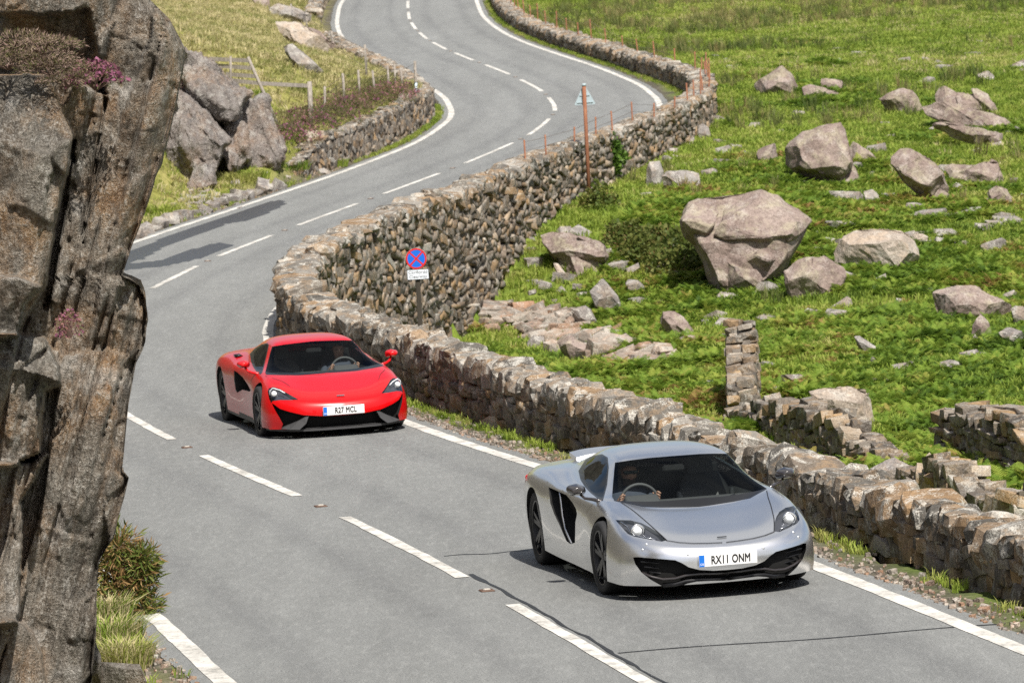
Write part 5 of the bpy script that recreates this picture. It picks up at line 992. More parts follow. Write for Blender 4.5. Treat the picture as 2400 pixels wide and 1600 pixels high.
def wheel(parent, x, y, R_, Wd, rr, steer=0, camber=0):
    sg = -1 if y < 0 else 1; h = Wd/2
    t = lathe('wheel', [(rr*.30, .0), (rr*.30, h*.55), (rr*.22, h*.72), (0.001, h*.74)], M_RIM, parent, 24)
    bm = bmesh.new(); bm.from_mesh(t.data)
    def bar(a, w0, w1, r0, r1, y0, y1, th):
        c, s_ = math.cos(a), math.sin(a); q = []
        for r_, w_, yy in ((r0, w0, y0), (r1, w1, y1)):
            for e in (-1, 1):
                for d_ in (0, -th): q.append(bm.verts.new((r_*c-e*w_*s_, yy+d_, r_*s_+e*w_*c)))
        for f_ in ((0, 2, 6, 4), (1, 5, 7, 3), (0, 4, 5, 1), (2, 3, 7, 6)): bm.faces.new([q[i] for i in f_])
    for k in range(5):
        for e in (-1, 1): bar(k*2*math.pi/5+.4+e*.17, .020, .018, rr*.2, rr*.97, h*.72, h*.86, .035)
    prof = [(rr*.90, -h*.6), (rr*.93, h*.5), (rr*.955, h*.9), (rr*1.0, h*.93), (rr*1.02, h*.85)]; n_ = 40; base = []
    for k in range(n_): a = 2*math.pi*k/n_; base.append([bm.verts.new((r_*math.cos(a), y_, r_*math.sin(a))) for r_, y_ in prof])
    for k in range(n_):
        for i in range(len(prof)-1): bm.faces.new((base[k][i], base[k][i+1], base[(k+1) % n_][i+1], base[(k+1) % n_][i]))
    bmesh.ops.recalc_face_normals(bm, faces=bm.faces); bm.to_mesh(t.data); bm.free()
    t.location = (x, y-sg*h, R_); t.rotation_euler = (0, 0, steer+(math.pi if sg < 0 else 0))
    lathe('tyre', [(rr*.9, -h), (rr*1.0, -h), (R_*.95, -h*.98), (R_*.99, -h*.8), (R_, -h*.5), (R_, h*.5), (R_*.99, h*.8), (R_*.955, h*.98), (rr*1.08, h*1.0), (rr*1.0, h*.9), (rr*.98, h*.7)], M_TYRE, t, 48)
    lathe('brake_disc', [(.001, h*.1), (rr*.78, h*.1), (rr*.78, h*.0), (.001, 0)], plain_once('brake_steel', (.25, .24, .23), .4, Metallic=.8), t, 32)
    return t
_PO = {}
def plain_once(nm, *a, **k):
    if nm not in _PO: _PO[nm] = plain(nm, *a, **k)
    return _PO[nm]
def text(name, s_, size, loc, rot, mat, parent, extr=.0008, align='CENTER', sx=1, bold=0):
    cu = bpy.data.curves.new(name, 'FONT'); cu.body = s_; cu.size = size; cu.extrude = extr; cu.align_x = align; cu.align_y = 'CENTER'; cu.space_character = 1.06; cu.bevel_depth = bold; cu.bevel_resolution = 0
    o = bpy.data.objects.new('t', cu); COL.objects.link(o); dg = bpy.context.evaluated_depsgraph_get(); me = bpy.data.meshes.new_from_object(o.evaluated_get(dg)); bpy.data.objects.remove(o); bpy.data.curves.remove(cu)
    r_ = link(name, me, None, parent); me.materials.clear(); me.materials.append(mat); r_.location = loc; r_.rotation_euler = rot; r_.scale = (sx, 1, 1); return r_
def mirrored(name, bm_part, mat, parent, both=True, thick=0, smooth=True):
    """the right-hand piece and its mirror image as one mesh (both) or as two objects"""
    if both:
        g_ = bmesh.ops.duplicate(bm_part, geom=bm_part.verts[:]+bm_part.edges[:]+bm_part.faces[:]); vv = [v for v in g_['geom'] if isinstance(v, bmesh.types.BMVert)]; ff = [f_ for f_ in g_['geom'] if isinstance(f_, bmesh.types.BMFace)]
        for v in vv: v.co.y = -v.co.y
        bmesh.ops.reverse_faces(bm_part, faces=ff); bmesh.ops.remove_doubles(bm_part, verts=[v for v in bm_part.verts if abs(v.co.y) < 1e-4], dist=2e-4)
        return [bm_link(name, bm_part, mat, parent, smooth)]
    b2 = bm_part.copy()
    for v in b2.verts: v.co.y = -v.co.y
    bmesh.ops.reverse_faces(b2, faces=b2.faces); return [bm_link(name, bm_part, mat, parent, smooth), bm_link(name, b2, mat, parent, smooth)]
def take(bm, idx):                    # faces of one material as their own bmesh
    b2 = bm.copy(); bmesh.ops.delete(b2, geom=[f_ for f_ in b2.faces if f_.material_index != idx], context='FACES'); 
    for f_ in b2.faces: f_.material_index = 0
    return b2
PAINT, GLASS, TRIM, LIGHT, VOID, SIDEG, LENSI, MATT = range(8)
def arch_cut(sh, cx_, cz_, r_, ymin=.6):
    circ = [(cx_+r_*math.cos(a), cz_+r_*math.sin(a)) for a in np.linspace(0, 2*math.pi, 40, endpoint=False)]
    sel = sh.cut(circ, 'y', lambda f_: abs(f_.calc_center_median().y) > ymin); sh.recess(sel, (0, .24, 0), VOID, VOID)
def plate(kind, root, reg, cxz, tilt, wd_=.52, hg=.111):
    c = (cxz[0], cxz[1], cxz[2]); p = box('number_plate', c, (.012, wd_, hg), M_WHITEP, root, .004, (0, tilt, 0))
    rt_ = (math.pi/2, 0, math.pi/2)
    b_ = box('country_band', (.0062, -wd_/2+.026, 0), (.003, .046, hg-.008), M_BLUEP, p, 0)
    text('registration', reg, .100, (.0052, .024, -.002), rt_, M_CHAR, p, .0008, 'CENTER', .68, .0035); text('country_code', 'GB', .026, (.0082, -wd_/2+.026, -.03), rt_, M_WHITEP, p, .0004)
    return p
def seat(root, y, x=-1.12):
    s_ = empty('seat', (x, y, .28)); s_.parent = root
    def sec(z, w_, d0, d1, xo): return [(xo+d0, -w_, z), (xo+d0, w_, z), (xo+d1, -w_*.9, z), (xo+d1, w_*.9, z)]
    blob('backrest', sec(.05, .24, .08, -.1, .0)+sec(.42, .26, -.02, -.16, -.06)+sec(.60, .17, -.10, -.2, -.1), M_INT, s_, bev=.035)
    blob('headrest', sec(.57, .13, -.10, -.2, -.1)+sec(.76, .12, -.13, -.22, -.13), M_INT, s_, bev=.03)
    blob('cushion', [(-.05, -.24, .02), (-.05, .24, .02), (.48, -.23, .1), (.48, .23, .1), (-.05, -.24, -.1), (-.05, .24, -.1), (.48, -.23, -.1), (.48, .23, -.1)], M_INT, s_, bev=.03)
    for e in (-1, 1): blob('bolster', [(-.12, e*.27, .1), (.08, e*.27, .08), (-.05, e*.27, .46), (-.18, e*.25, .46), (.1, e*.21, .08), (0, e*.22, .44), (-.1, e*.2, .1)], M_INT2, s_, bev=.02)
    blob('back_pad', [(-.075, -.13, .2), (-.075, .13, .2), (-.125, -.15, .44), (-.125, .15, .44), (-.03, -.10, .21), (-.03, .1, .21), (-.09, -.12, .43), (-.09, .12, .43)], M_INT2, s_, bev=.02)
    return s_
def steering(root, y, x=-.72, z=.70):
    pts = [(x-.035*math.sin(a)*.6, y+.178*math.cos(a), z+.17*math.sin(a)) for a in np.linspace(0, 2*math.pi, 32, endpoint=False)]
    w_ = tube('steering_wheel', pts, .015, M_INT, root, 8, True, True)
    blob('hub', [(x+.01, y+a, z+b_) for a, b_ in ((-.07, .05), (.07, .05), (-.05, -.08), (.05, -.08))]+[(x-.04, y+a*.8, z+b_*.8) for a, b_ in ((-.07, .05), (.07, .05), (-.05, -.08), (.05, -.08))], M_INT, w_, bev=.015)
    for a in (0.15, math.pi-.15, -math.pi/2): tube('spoke', [(x, y, z), (x, y+.17*math.cos(a), z+.16*math.sin(a))], .014, M_INT, w_, 6)
    return w_
def interior(root, drv):
    blob('dashboard', [(-.34, -.70, .70), (-.34, .70, .70), (-.62, -.70, .735), (-.62, .70, .735), (-.72, -.7, .60), (-.72, .7, .60), (-.34, -.7, .4), (-.34, .7, .4), (-.30, 0, .70)], M_INT, root, bev=.02)
    blob('instrument_cowl', [(-.50, drv-.17, .70), (-.50, drv+.17, .70), (-.66, drv-.15, .79), (-.66, drv+.15, .79), (-.68, drv-.17, .68), (-.68, drv+.17, .68)], M_INT, root, bev=.025)
    blob('centre_console', [(-.65, -.1, .62), (-.65, .1, .62), (-1.5, -.12, .42), (-1.5, .12, .42), (-.65, -.12, .2), (-.65, .12, .2), (-1.5, -.12, .2), (-1.5, .12, .2)], M_INT, root, bev=.02)
    box('cabin_floor', (-.9, 0, .2), (1.5, 1.5, .04), M_INT, root, 0); blob('rear_bulkhead', [(-1.62, -.66, .2), (-1.62, .66, .2), (-1.66, -.60, .93), (-1.66, .60, .93), (-1.72, -.66, .2), (-1.72, .66, .2), (-1.74, -.6, .93), (-1.74, .6, .93)], M_INT, root, bev=.02)
    for e in (-1, 1): blob('door_card', [(-.55, e*.72, .72), (-1.6, e*.70, .72), (-.55, e*.78, .3), (-1.6, e*.78, .3), (-.55, e*.66, .66), (-1.6, e*.62, .66), (-.55, e*.7, .3), (-1.6, e*.7, .3)], M_INT2, root, bev=.015)
    box('rear_view_mirror', (-.86, 0, .985), (.03, .2, .06), M_BLACK, root, .012)
    for y in (-.36, .36): seat(root, y)
    steering(root, drv)
def finish_car(kind, root, bm, paint, lens_depth=.03):
    body = mirrored('body', take(bm, PAINT), paint, root)[0]
    mirrored('windscreen', take(bm, GLASS), M_GLASS, root); mirrored('side_window', take(bm, SIDEG), M_SGLASS, root, False)
    mirrored('black_trim', take(bm, TRIM), M_GLOSSB, root, smooth=False); mirrored('intake_recess', take(bm, VOID), M_VOID, root, smooth=False)
    b2 = take(bm, MATT)
    if b2.faces: mirrored('bumper_lower_trim', b2, M_MATTB, root)
    hl = take(bm, LIGHT); todo = set(hl.faces); isl = []
    while todo:                       # keep the one connected lens
        st = [todo.pop()]; cc = set(st)
        while st:
            f_ = st.pop()
            for e_ in f_.edges:
                for g_ in e_.link_faces:
                    if g_ in todo: todo.discard(g_); cc.add(g_); st.append(g_)
        isl.append(cc)
    isl.sort(key=len); bmesh.ops.delete(hl, geom=[f_ for cc in isl[:-1] for f_ in cc], context='FACES')
    lens = mirrored('headlight', hl.copy(), M_LENS, root, False)
    bm3 = hl
    for v in bm3.verts: v.co = v.co-Vector((.05, 0, .03))
    hs = mirrored('lamp_housing', bm3, M_HLIN, None, False)
    for l_, h_ in zip(lens, hs): h_.parent = l_
    return body, lens

# ---- drivers
M_SKIN = plain('skin', (.42, .24, .17), .55); M_SHIRT = plain('dark_blue_shirt', (.05, .06, .085), .85); M_HAIR = plain('brown_hair', (.06, .04, .028), .7); M_SHADES = plain('sunglass_lens', (.01, .03, .03), .08)
def driver(root_name, label, car, y, shades, beard):
    V, E_, R_ = [], [], []
    def add(p, r_, par=None):
        V.append(p); R_.append(r_); i = len(V)-1
        if par is not None: E_.append((par, i))
        return i
    pel = add((-1.02, 0, .38), .135); sp1 = add((-1.09, 0, .52), .13, pel); ch = add((-1.13, 0, .68), .145, sp1); nk0 = add((-1.13, 0, .79), .062, ch); nk = add((-1.11, 0, .845), .052, nk0)
    jw = add((-1.095, 0, .885), .068, nk); hd = add((-1.10, 0, .95), .088, jw); ht = add((-1.11, 0, 1.015), .072, hd)
    for s_ in (-1, 1):
        sh_ = add((-1.13, s_*.175, .745), .066, ch); el = add((-.98, s_*.245, .60), .048, sh_); wr = add((-.80, s_*.185, .70), .030, el); pm = add((-.745, s_*.165, .745), .030, wr)
        for k in range(4):
            a = (k-1.5)*.022; f0 = add((-.715, s_*.16+a*.3, .762+a), .011, pm); f1 = add((-.690, s_*.165+a*.3, .758+a), .010, f0); add((-.695, s_*.185+a*.3, .742+a), .009, f1)
        t0 = add((-.745, s_*.14, .765), .012, pm); add((-.725, s_*.13, .79), .010, t0)
        hp = add((-.97, s_*.10, .36), .095, pel); kn = add((-.60, s_*.15, .47), .068, hp); an_ = add((-.30, s_*.11, .29), .042, kn); add((-.18, s_*.11, .30), .035, an_)
    me = bpy.data.meshes.new(root_name); me.from_pydata(V, E_, []); o = link(root_name, me)
    md = o.modifiers.new('skin', 'SKIN'); md.use_smooth_shade = True
    sv = me.skin_vertices[0].data
    for i, r_ in enumerate(R_): sv[i].radius = (r_, r_)
    sv[0].use_root = True; o.modifiers.new('sub', 'SUBSURF').levels = 2; o.modifiers['sub'].render_levels = 2
    dg = bpy.context.evaluated_depsgraph_get(); m2 = bpy.data.meshes.new_from_object(o.evaluated_get(dg)); o.modifiers.clear(); o.data = m2
    m2.materials.clear(); m2.materials.append(M_SHIRT); m2.materials.append(M_SKIN); m2.materials.append(M_HAIR)
    for p in m2.polygons:
        c = p.center; p.material_index = 1 if c.z > .83 or (c.x > -.80 and c.z > .66) else 0
        if c.z > .83 and (c.z > 1.01 or (c.x < -1.12 and c.z > .9) or (beard and c.z < .905 and c.x > -1.09)): p.material_index = 2
        p.use_smooth = True
    for v in m2.vertices:             # brow, nose and jaw
        if v.co.z > .86 and v.co.x > -1.08:
            n_ = math.exp(-((v.co.y/.016)**2+((v.co.z-.945)/.022)**2)); v.co.x += .022*n_-.010*math.exp(-(((abs(v.co.y)-.032)/.02)**2+((v.co.z-.965)/.014)**2))
    pr = bpy.data.objects[o.name]; x, yy, an, f = CARS[car]; o.matrix_world = Matrix.Translation((x, yy, 0)) @ Matrix.Rotation(an, 4, 'Z') @ Matrix.Translation((0, y, 0))
    for e in (-1, 1): q = blob('ear', [(-1.115, e*.086, .93), (-1.095, e*.088, .935), (-1.115, e*.1, .965), (-1.095, e*.094, .968), (-1.105, e*.088, .975)], M_SKIN, o, bev=.003)
    if shades:
        g_ = blob('sunglasses', [(-1.012, -.068, .972), (-1.012, .068, .972), (-1.008, -.06, .942), (-1.008, .06, .942), (-1.03, -.072, .972), (-1.03, .072, .972), (-1.03, -.06, .942), (-1.03, .06, .942), (-1.0, 0, .968)], M_SHADES, o, bev=.005)
    else:
        for e in (-1, 1): lathe('eye', [(.001, .007), (.005, .006), (.008, 0)], M_CHAR, o, 10).location = (-1.022, e*.031, .962); o.children[-1].rotation_euler = (0, 0, -math.pi/2)
    blob('mouth', [(-1.018, -.024, .893), (-1.018, .024, .893), (-1.012, 0, .898), (-1.012, 0, .888), (-1.03, -.02, .893), (-1.03, .02, .893)], plain_once('lips', (.3, .12, .1), .5), o, bev=.002)
    tag(o, label, 'person'); return o
# ---- the silver car
def silver_car():
    k = 'silver'; x, y, an, f = CARS[k]; root = empty('sports_car', (x, y, 0), an); bm = shell_bm(NET); sh = Shaper(k, bm); bvh = BVHTree.FromBMesh(bm)
    shutl = face_hits(bvh, k, [(800, 556), (870, 600), (950, 665), (1040, 745), (1090, 790), (1140, 836), (1230, 850), (1330, 856), (1440, 855), (1545, 851)])
    front = lambda f_: f_.calc_center_median().x > .3; cab = lambda f_: -1.45 < f_.calc_center_median().x < .1 and f_.normal.x > -.1
    sh.cut([(1600, 195), (1180, 213), (1000, 228), (880, 243), (757, 262), (750, 330), (742, 420), (735, 515), (752, 540), (850, 562), (960, 588), (1100, 592), (1300, 590), (1700, 575)], 'cam', cab, GLASS)
    sh.cut([(752, 541), (850, 546), (1000, 548), (1150, 542), (1440, 518), (1700, 490), (1700, 575), (1300, 590), (1100, 592), (960, 588), (850, 562)], 'cam', cab, TRIM)
    sh.cut([(488, 322), (540, 240), (598, 211), (662, 199), (704, 224), (711, 300), (700, 424), (668, 545), (636, 532), (574, 482), (535, 440), (503, 388)], 'cam', lambda f_: f_.calc_center_median().y < -.35 and -2.3 < f_.calc_center_median().x < -.2 and f_.normal.y < -.25, TRIM)
    sh.cut([(530, 310), (552, 262), (600, 222), (660, 210), (694, 230), (700, 300), (690, 420), (662, 530), (640, 518), (580, 470), (552, 430), (533, 380)], 'cam', lambda f_: f_.calc_center_median().y < -.35 and -2.2 < f_.calc_center_median().x < -.2 and f_.normal.y < -.25, SIDEG)
    sh.cut([(760, 683), (870, 685), (950, 705), (1010, 735), (1080, 780), (1135, 832), (1100, 842), (1000, 825), (900, 805), (850, 785), (810, 740)], 'cam', lambda f_: f_.calc_center_median().x > .1, LIGHT)
    sel = sh.cut([(890, 958), (920, 955), (1060, 967), (1200, 978), (1250, 1000), (1300, 1030), (1380, 1050), (1480, 1055), (1700, 1042), (1700, 1125), (1480, 1130), (1360, 1135), (1290, 1150), (1240, 1170), (1160, 1189), (1100, 1167), (1020, 1122), (950, 1067), (905, 1005)], 'cam', front)
    sh.recess(sel, (-.09, 0, .0), TRIM, VOID)
    sel = sh.cut([(268, 442), (300, 455), (350, 478), (400, 500), (445, 556), (470, 600), (478, 640), (466, 700), (463, 850), (430, 860), (400, 838), (350, 722), (310, 640), (282, 560)], 'cam', lambda f_: f_.calc_center_median().y < -.7 and -2.3 < f_.calc_center_median().x < -.4)
    sh.recess(sel, (.10, .16, 0), VOID, VOID)
    arch_cut(sh, 0, .325, .362); arch_cut(sh, -2.67, .345, .385)
    body, lens = finish_car(k, root, bm, M_SILVER); bm.free()
    ribbon('bonnet_shut_line', shutl, .009, M_BLACK, root)
    # side blade between the two intake mouths
    bl = [onplane(k, a, b_, 1, -.885) for a, b_ in ((352, 478), (362, 560), (372, 650), (392, 750), (440, 858))]
    for sg in (1, -1): tube('intake_blade', [(p[0], p[1]*sg, p[2]) for p in bl], .012, M_SILVER, root, 6)
    # bumper slats and carbon lip
    for sg in (1, -1):
        for pl in (((950, 992), (1100, 1002), (1215, 1012), (1245, 1024)), ((975, 1030), (1100, 1040), (1225, 1055)), ((1010, 1066), (1120, 1078), (1240, 1085))):
            q = [onplane(k, a, b_, 0, .84+.0*i) for i, (a, b_) in enumerate(pl)]; tube('intake_slat', [(p[0]-.10*(abs(p[1])-.5), p[1]*sg, p[2]) for p in q], .0075, M_GLOSSB, root, 6)
    lip = [onplane(k, a, b_, 0, .97) for a, b_ in ((985, 1085), (1050, 1112), (1130, 1128), (1215, 1118), (1290, 1092), (1380, 1080), (1480, 1077), (1590, 1075))]
    lp = [(p[0]-.32*max(0, abs(p[1])-.12)**1.6*1.2, p[1], p[2]) for p in lip]; lp = lp+[(p[0], -p[1], p[2]) for p in lp[::-1]]
    tube('front_lip', lp, .013, M_CARBON, root, 8)
    lp2 = [(p[0]-.03, p[1], p[2]-.055) for p in lp[2:-2]]; tube('splitter', lp2, .022, M_GLOSSB, root, 8)
    # headlamps
    for l_, sg in zip(lens, (-1, 1)):
        c = onplane(k, 925, 768, 0, .60); pr = lathe('projector', [(.001, .03), (.028, .022), (.038, .0), (.045, -.03)], M_LAMP, None, 24); pr.location = (c[0], c[1]*(-sg)*-1 if sg < 0 else -c[1], c[2]); pr.rotation_euler = (0, 0, -math.pi/2); pr.parent = l_
        pr.location.y = -abs(c[1]) if sg < 0 else abs(c[1])
        sw = [onplane(k, a_, b_, 0, xx) for a_, b_, xx in ((800, 700, .42), (850, 735, .50), (880, 790, .58), (960, 812, .66), (1060, 826, .74))]; tube('light_guide', [(p_[0], sg*abs(p_[1]), p_[2]) for p_ in sw], .007, M_CHROME, l_, 6); rg = lathe('bezel', [(.05, -.01), (.058, .012), (.066, .0)], M_CHROME, None, 24); rg.location = pr.location; rg.rotation_euler = pr.rotation_euler; rg.parent = l_
    plate(k, root, 'RX11 ONM', (1.052, 0, .345), math.radians(6))
    bd = face_hits(bvh, k, [(1543, 808)])
    box('badge', tuple(bd[0][0]+bd[0][1]*.003) if bd else (.87, 0, .52), (.012, .085, .004), M_BLACK, root, .001, (0, math.radians(22), 0))
    for a, b_ in ((990, 866), (962, 905), (1296, 938)):
        h_ = face_hits(bvh, k, [(a, b_)])
        if h_:
            for sg in (1, -1): s_ = lathe('parking_sensor', [(.001, .003), (.011, .002), (.013, 0)], M_SILVER, root, 16); s_.location = (h_[0][0].x, h_[0][0].y*sg, h_[0][0].z); s_.rotation_euler = (0, 0, -math.pi/2)
    # door mirrors
    for sg in (-1, 1):
        m_ = blob('door_mirror', [(-.60, sg*(.955+dy), .825+dz) for dy, dz in ((-.06, .0), (.06, .005), (.105, .05), (.09, .10), (0, .115), (-.075, .085), (-.09, .03))]+[(-.49, sg*(.965+dy), .83+dz) for dy, dz in ((-.03, .02), (.045, .025), (.06, .06), (0, .085), (-.045, .06))], M_CARBON, root, bev=.014)
        tube('mirror_arm', [(-.55, sg*.935, .84), (-.53, sg*.90, .805), (-.48, sg*.84, .795), (-.41, sg*.76, .775)], [.012, .013, .016, .02], M_CARBON, m_, 8)
    # airbrake wing
    bm2 = bmesh.new(); W_ = []
    for yy in np.linspace(-.5, .5, 13):
        e = .03*(1-(yy/.5)**4); W_.append([bm2.verts.new((-2.72, yy, .97+e)), bm2.verts.new((-3.02, yy, .995+e)), bm2.verts.new((-3.03, yy, .96+e)), bm2.verts.new((-2.74, yy, .93+e))])
    for a_, b_ in zip(W_[:-1], W_[1:]):
        for i in range(4): bm2.faces.new((a_[i], a_[(i+1) % 4], b_[(i+1) % 4], b_[i]))
    bm2.faces.new(W_[0]); bm2.faces.new(W_[-1][::-1]); bmesh.ops.recalc_face_normals(bm2, faces=bm2.faces); bm_link('airbrake', bm2, M_SILVER, root)
    for sg in (-1, 1): blob('tail_light', [(-3.37, sg*.80, .80), (-3.3, sg*.87, .79), (-3.36, sg*.8, .76), (-3.29, sg*.88, .74), (-3.2, sg*.90, .79), (-3.2, sg*.905, .76)], M_REDL, root, bev=.006)
    tube('wiper', [onplane(k, a, b_, 0, -.30) for a, b_ in ((1660, 500), (1560, 525), (1420, 552))], .009, M_BLACK, root, 6); tube('wiper_arm', [onplane(k, a, b_, 0, -.27) for a, b_ in ((1400, 566), (1530, 540), (1640, 498))], .012, M_BLACK, root, 6)
    for xx, R_, Wd, rr, st in ((0, .3235, .235, .243, .03), (-2.67, .345, .305, .256, 0)):
        for sg in (-1, 1): wheel(root, xx, sg*(.915 if xx == 0 else .93), R_, Wd, rr, st)
    box('underbody', (-1.4, 0, .155), (3.9, 1.3, .05), M_VOID, root, 0)
    interior(root, -.36)
    tag(root, 'silver sports car with open door scoops and raised rear wing', 'car'); return root
SILVER = silver_car()
driver('person', 'driver in dark shirt and sunglasses at the wheel of the silver car', 'silver', -.36, True, True)
# ---- the red car
def red_car():
    k = 'red'; x, y, an, f = CARS[k]; root = empty('sports_car', (x, y, 0), an)
    net = NET.copy()
    for i, dz in ((4, .005), (5, .012), (6, .022), (7, .03), (8, .034), (9, .034), (10, .012)):
        for j, w_ in enumerate((1, 1, .9, .6, .2)): net[i, j, 2] += dz*w_
    bm = shell_bm(net); sh = Shaper(k, bm); bvh = BVHTree.FromBMesh(bm)
    front = lambda f_: f_.calc_center_median().x > .25; cab = lambda f_: -1.35 < f_.calc_center_median().x < .15 and f_.normal.x > -.1
    shutl = face_hits(bvh, k, [(640, 640), (740, 668), (830, 700), (900, 745)])
    sh.cut([(1700, 255), (1300, 262), (1130, 270), (1000, 285), (850, 303), (712, 325), (690, 400), (665, 500), (640, 602), (650, 624), (800, 628), (1000, 630), (1200, 614), (1400, 594), (1750, 556)], 'cam', cab, GLASS)
    sh.cut([(642, 596), (800, 604), (1000, 606), (1200, 592), (1400, 574), (1750, 540), (1750, 556), (1400, 594), (1200, 614), (1000, 630), (800, 628), (650, 624)], 'cam', cab, TRIM)
    sd_ = lambda f_: f_.calc_center_median().y < -.35 and -2.3 < f_.calc_center_median().x < -.2 and f_.normal.y < -.25
    sh.cut([(478, 400), (530, 345), (598, 302), (664, 286), (680, 306), (648, 455), (612, 600), (590, 622), (552, 600), (516, 548), (488, 480)], 'cam', sd_, TRIM)
    sh.cut([(520, 400), (548, 352), (602, 313), (660, 298), (669, 310), (638, 452), (603, 590), (588, 608), (562, 590), (534, 540), (520, 470)], 'cam', sd_, SIDEG)
    sh.cut([(666, 800), (680, 768), (722, 752), (790, 770), (860, 810), (930, 850), (1002, 889), (900, 893), (800, 892), (720, 902), (703, 925), (682, 880)], 'cam', lambda f_: f_.calc_center_median().x > .1, LIGHT)
    sel = sh.cut([(710, 928), (730, 935), (800, 985), (900, 1017), (1050, 1052), (1250, 1062), (1750, 1038), (1750, 1215), (1300, 1215), (1000, 1215), (812, 1192), (828, 1145), (790, 1075), (745, 1000)], 'cam', front)
    sh.recess(sel, (-.14, 0, 0), MATT, VOID)
    sel = sh.cut([(308, 578), (345, 598), (400, 648), (450, 718), (488, 792), (470, 802), (400, 782), (342, 816), (325, 782), (310, 680)], 'cam', lambda f_: f_.calc_center_median().y < -.7 and -2.3 < f_.calc_center_median().x < -.2)
    sh.recess(sel, (.10, .16, 0), VOID, VOID)
    arch_cut(sh, 0, .325, .362); arch_cut(sh, -2.67, .35, .392)
    for f_ in bm.faces:               # dark sills
        c = f_.calc_center_median()
        if f_.material_index == PAINT and c.z < .2 and -2.4 < c.x < -.3: f_.material_index = MATT
    body, lens = finish_car(k, root, bm, M_RED); bm.free(); ribbon('bonnet_shut_line', shutl, .006, M_BLACK, root)
    for sg in (-1, 1):
        q = [onplane(k, a, b_, 0, xx) for a, b_, xx in ((815, 1196, .80), (905, 1205, .90), (1005, 1206, .98), (1075, 1140, .985), (1102, 1062, .97), (1060, 1072, .95), (1000, 1110, .92), (900, 1155, .84))]
        V = [(p[0], p[1]*sg*1.0, p[2]) for p in q]+[(p[0]-.10, p[1]*sg, p[2]) for p in q]; n_ = len(q)
        bmx = bmesh.new(); vv = [bmx.verts.new(p) for p in V]; bmx.faces.new(vv[:n_]); bmx.faces.new(vv[n_:][::-1])
        for i in range(n_): bmx.faces.new((vv[i], vv[(i+1) % n_], vv[n_+(i+1) % n_], vv[n_+i]))
        bmesh.ops.recalc_face_normals(bmx, faces=bmx.faces); bm_link('aero_blade', bmx, M_MATTB, root)
    lp = [(.42, -.885, .135), (.60, -.85, .13), (.76, -.74, .125), (.88, -.60, .12), (.96, -.42, .12), (1.0, -.2, .12), (1.01, 0, .12)]; lp = lp+[(a, -b_, c) for a, b_, c in lp[-2::-1]]
    bmx = bmesh.new(); R1 = [[bmx.verts.new((a-o_*1.0, b_*(1-.12*o_), c+dz)) for a, b_, c in lp] for o_, dz in ((0, .014), (.22, .014), (.22, -.012), (0, -.012))]
    for r0, r1 in zip(R1, R1[1:]+R1[:1]):
        for i in range(len(lp)-1): bmx.faces.new((r0[i], r0[i+1], r1[i+1], r1[i]))
    bmesh.ops.recalc_face_normals(bmx, faces=bmx.faces); bm_link('splitter', bmx, M_MATTB, root)
    for l_, sg in zip(lens, (-1, 1)):
        c = onplane(k, 738, 826, 0, .62); pr = lathe('projector', [(.001, .03), (.022, .022), (.03, .0), (.034, -.03)], M_LAMP, None, 20); pr.location = (c[0], sg*abs(c[1]), c[2]); pr.rotation_euler = (0, 0, -math.pi/2); pr.parent = l_
        dr = [onplane(k, a, b_, 0, xx) for a, b_, xx in ((690, 840, .56), (692, 790, .56), (722, 766, .58), (790, 785, .64), (850, 818, .70))]; tube('running_light', [(p[0], sg*abs(p[1]), p[2]) for p in dr], .006, M_SWHITE0, l_, 8)
    plate(k, root, 'R27 MCL', (1.058, 0, .347), math.radians(5))
    bd = face_hits(bvh, k, [(1447, 838)]); box('badge', tuple(bd[0][0]+bd[0][1]*.003) if bd else (.9, 0, .52), (.02, .10, .004), M_CHROME, root, .0015, (0, math.radians(22), 0))
    for sg in (-1, 1):
        m_ = blob('door_mirror', [(-.62, sg*(.95+dy), .84+dz) for dy, dz in ((-.06, .0), (.055, .0), (.10, .04), (.085, .085), (0, .105), (-.07, .085), (-.085, .03))]+[(-.50, sg*(.96+dy), .845+dz) for dy, dz in ((-.03, .02), (.04, .02), (.055, .05), (0, .075), (-.045, .055))], M_RED, root, bev=.014)
        tube('mirror_arm', [(-.57, sg*.945, .85), (-.55, sg*.915, .80), (-.51, sg*.86, .775), (-.44, sg*.79, .765)], [.017, .017, .018, .02], M_RED, m_, 8)
    tube('wiper', [onplane(k, a, b_, 0, -.12) for a, b_ in ((1130, 612), (1000, 612), (740, 606))], .01, M_BLACK, root, 6); tube('wiper', [onplane(k, a, b_, 0, -.10) for a, b_ in ((1400, 582), (1280, 594), (1170, 600))], .01, M_BLACK, root, 6)
    for xx, R_, Wd, rr, st in ((0, .32, .225, .243, .03), (-2.67, .352, .285, .256, 0)):
        for sg in (-1, 1): wheel(root, xx, sg*(.915 if xx == 0 else .93), R_, Wd, rr, st)
    box('underbody', (-1.4, 0, .155), (3.9, 1.3, .05), M_VOID, root, 0)
    for sg in (-1, 1): blob('deck_vent', [(-2.2, sg*.80, .885), (-2.42, sg*.80, .90), (-2.2, sg*.70, .887), (-2.42, sg*.72, .905), (-2.3, sg*.75, .912)], M_BLACK, root)
    interior(root, .36)
    tag(root, 'red sports car with dark lower bumper rounding the bend by the stone wall', 'car'); return root
RED = red_car()
driver('person', 'driver in dark clothes seated behind the wheel of the red car', 'red', .36, False, False)
